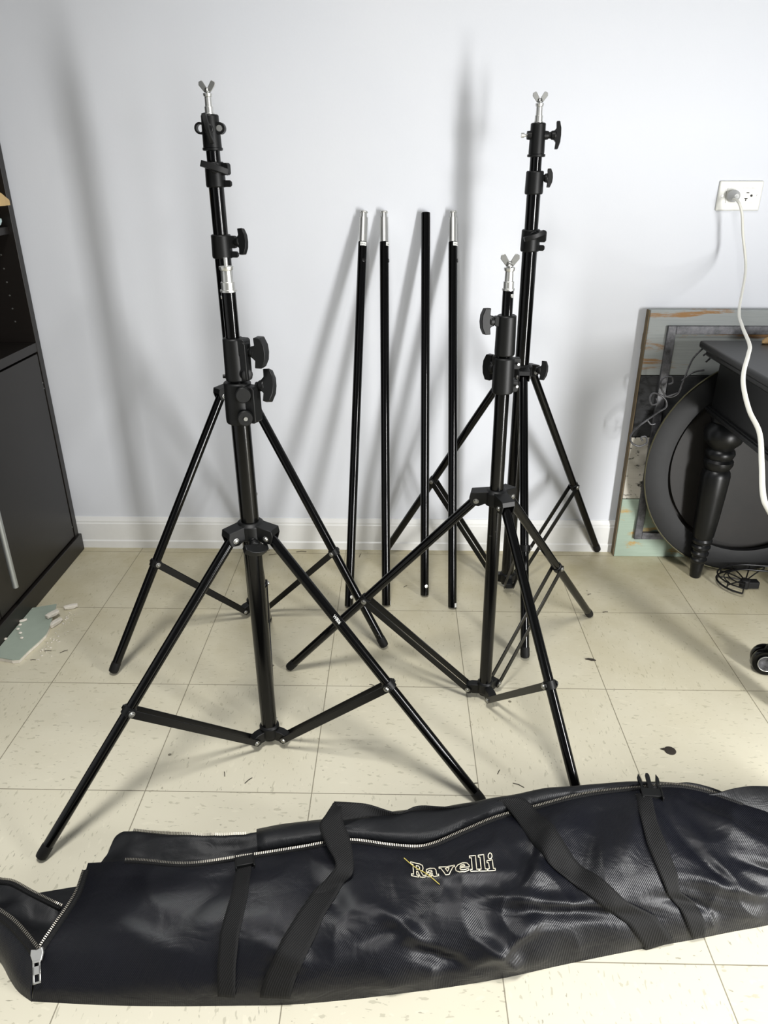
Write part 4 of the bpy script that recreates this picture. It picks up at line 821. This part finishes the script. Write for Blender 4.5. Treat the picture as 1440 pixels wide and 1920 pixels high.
    X=0; m=MB(); (u0,v0),(u1,v1),(u2,v2),(u3,v3)=LOGO_UV
    tot=1.0; glyphs=[(R,.185,.62),(a_,.155,.82),(v_,.160,.90),(e_,.150,.92),(l_,.095,.95),(l_,.095,.95),(i_,.095,.95)]
    for g,wd,hs in glyphs:
        for loop in g:
            P=[]
            for (a,b),(c2,d2) in zip(loop,loop[1:]):
                for k in range(3): P.append((a+(c2-a)*k/3,b+(d2-b)*k/3))
            P.append(loop[0]); W=[]
            for x,y in P:
                sx=X+x*wd; sy=y*.86*hs if False else y*.86
                uu=(u0+(u1-u0)*sx)*(1-sy)+(u2+(u3-u2)*sx)*sy; vv=(v0+(v1-v0)*sx)*(1-sy)+(v2+(v3-v2)*sx)*sy
                W.append(S(uu,vv,.0012))
            m.tube(W,.00065,6)
        X+=wd+.006
    lg=m.build('embroidered_name','thread_white',bg); tag(lg,label='outlined cream lettering reading Ravelli' if False else 'outlined cream embroidered lettering')
    m=MB(); P=catmull([ev(p,.003) for p in THREAD],6); m.tube(P,.0006,6); m.build('loose_thread','thread_yellow',bg)
bag()

# stencilled letters on the front left stand's right leg
def stencil():
    root=[o for o in COL.objects if o.name=='light_stand.001'][0]
    A=Vector((.514+.0347-.0028,-.491,.464)); F=Vector((.918,-.629,.005)); d=(F-A).normalized()
    cu=bpy.data.curves.new('mark','FONT'); cu.body='W806'; cu.size=.0085; cu.extrude=.0; cu.align_x='CENTER'; cu.align_y='CENTER'
    ob=bpy.data.objects.new('mark',cu); COL.objects.link(ob); dg=bpy.context.evaluated_depsgraph_get(); me=bpy.data.meshes.new_from_object(ob.evaluated_get(dg)); bpy.data.objects.remove(ob)
    cam=Vector((.7613,-1.5921,1.0285)); t=.30; c=A+(F-A)*t; n=(cam-c); n=(n-d*n.dot(d)).normalized(); s=n.cross(d)
    m=MB(); m.add([c+d*(v.co.x*.85)+s*v.co.y+n*(.0088+.0012) for v in me.vertices],[tuple(p.vertices) for p in me.polygons])
    m.build('stencilled_mark','white_sticker',root)
stencil()
for o in list(COL.objects):
    if o.name.startswith('front_panel'): pass

# ---------------------------------------------------------------- light and camera
def area(name,loc,target,sx,sy,energy,col):
    l=bpy.data.lights.new(name,'AREA'); l.shape='RECTANGLE'; l.size=sx; l.size_y=sy; l.energy=energy; l.color=col
    o=bpy.data.objects.new(name,l); COL.objects.link(o); o.location=loc; o.rotation_euler=(Vector(target)-Vector(loc)).to_track_quat('-Z','Y').to_euler(); return o
area('side_lamp',(2.08,-1.52,.58),(.8,.3,.75),.15,1.06,46,(1.0,.995,.985))
area('far_lamp',(2.95,-3.6,.85),(.5,.3,.6),.36,.50,15,(.97,.98,1.0))
cl=area('ceiling_light',(.66,-1.25,2.42),(.66,-1.1,0),.42,.42,26,(1.0,.985,.96)); cl.data.spread=math.radians(125)
w=bpy.data.worlds.new('world'); SC.world=w; w.use_nodes=True; w.node_tree.nodes['Background'].inputs[0].default_value=(.93,.96,1.0,1); w.node_tree.nodes['Background'].inputs[1].default_value=.15
cam=bpy.data.cameras.new('camera'); co=bpy.data.objects.new('camera',cam); COL.objects.link(co); SC.camera=co
cam.sensor_fit='VERTICAL'; cam.sensor_height=36; cam.lens=36*1369.74/1920; cam.clip_start=.02
co.rotation_euler=Matrix(((0.999808,-0.007530,0.018070),(0.019557,0.425348,-0.904819),(-0.000872,0.904999,0.425413))).to_euler()
co.location=(.7613,-1.5921,1.0285)
vs=SC.view_settings; vs.view_transform='Standard'; vs.look='None'; vs.exposure=0; vs.gamma=1; vs.use_curve_mapping=False
SC.render.film_transparent=False
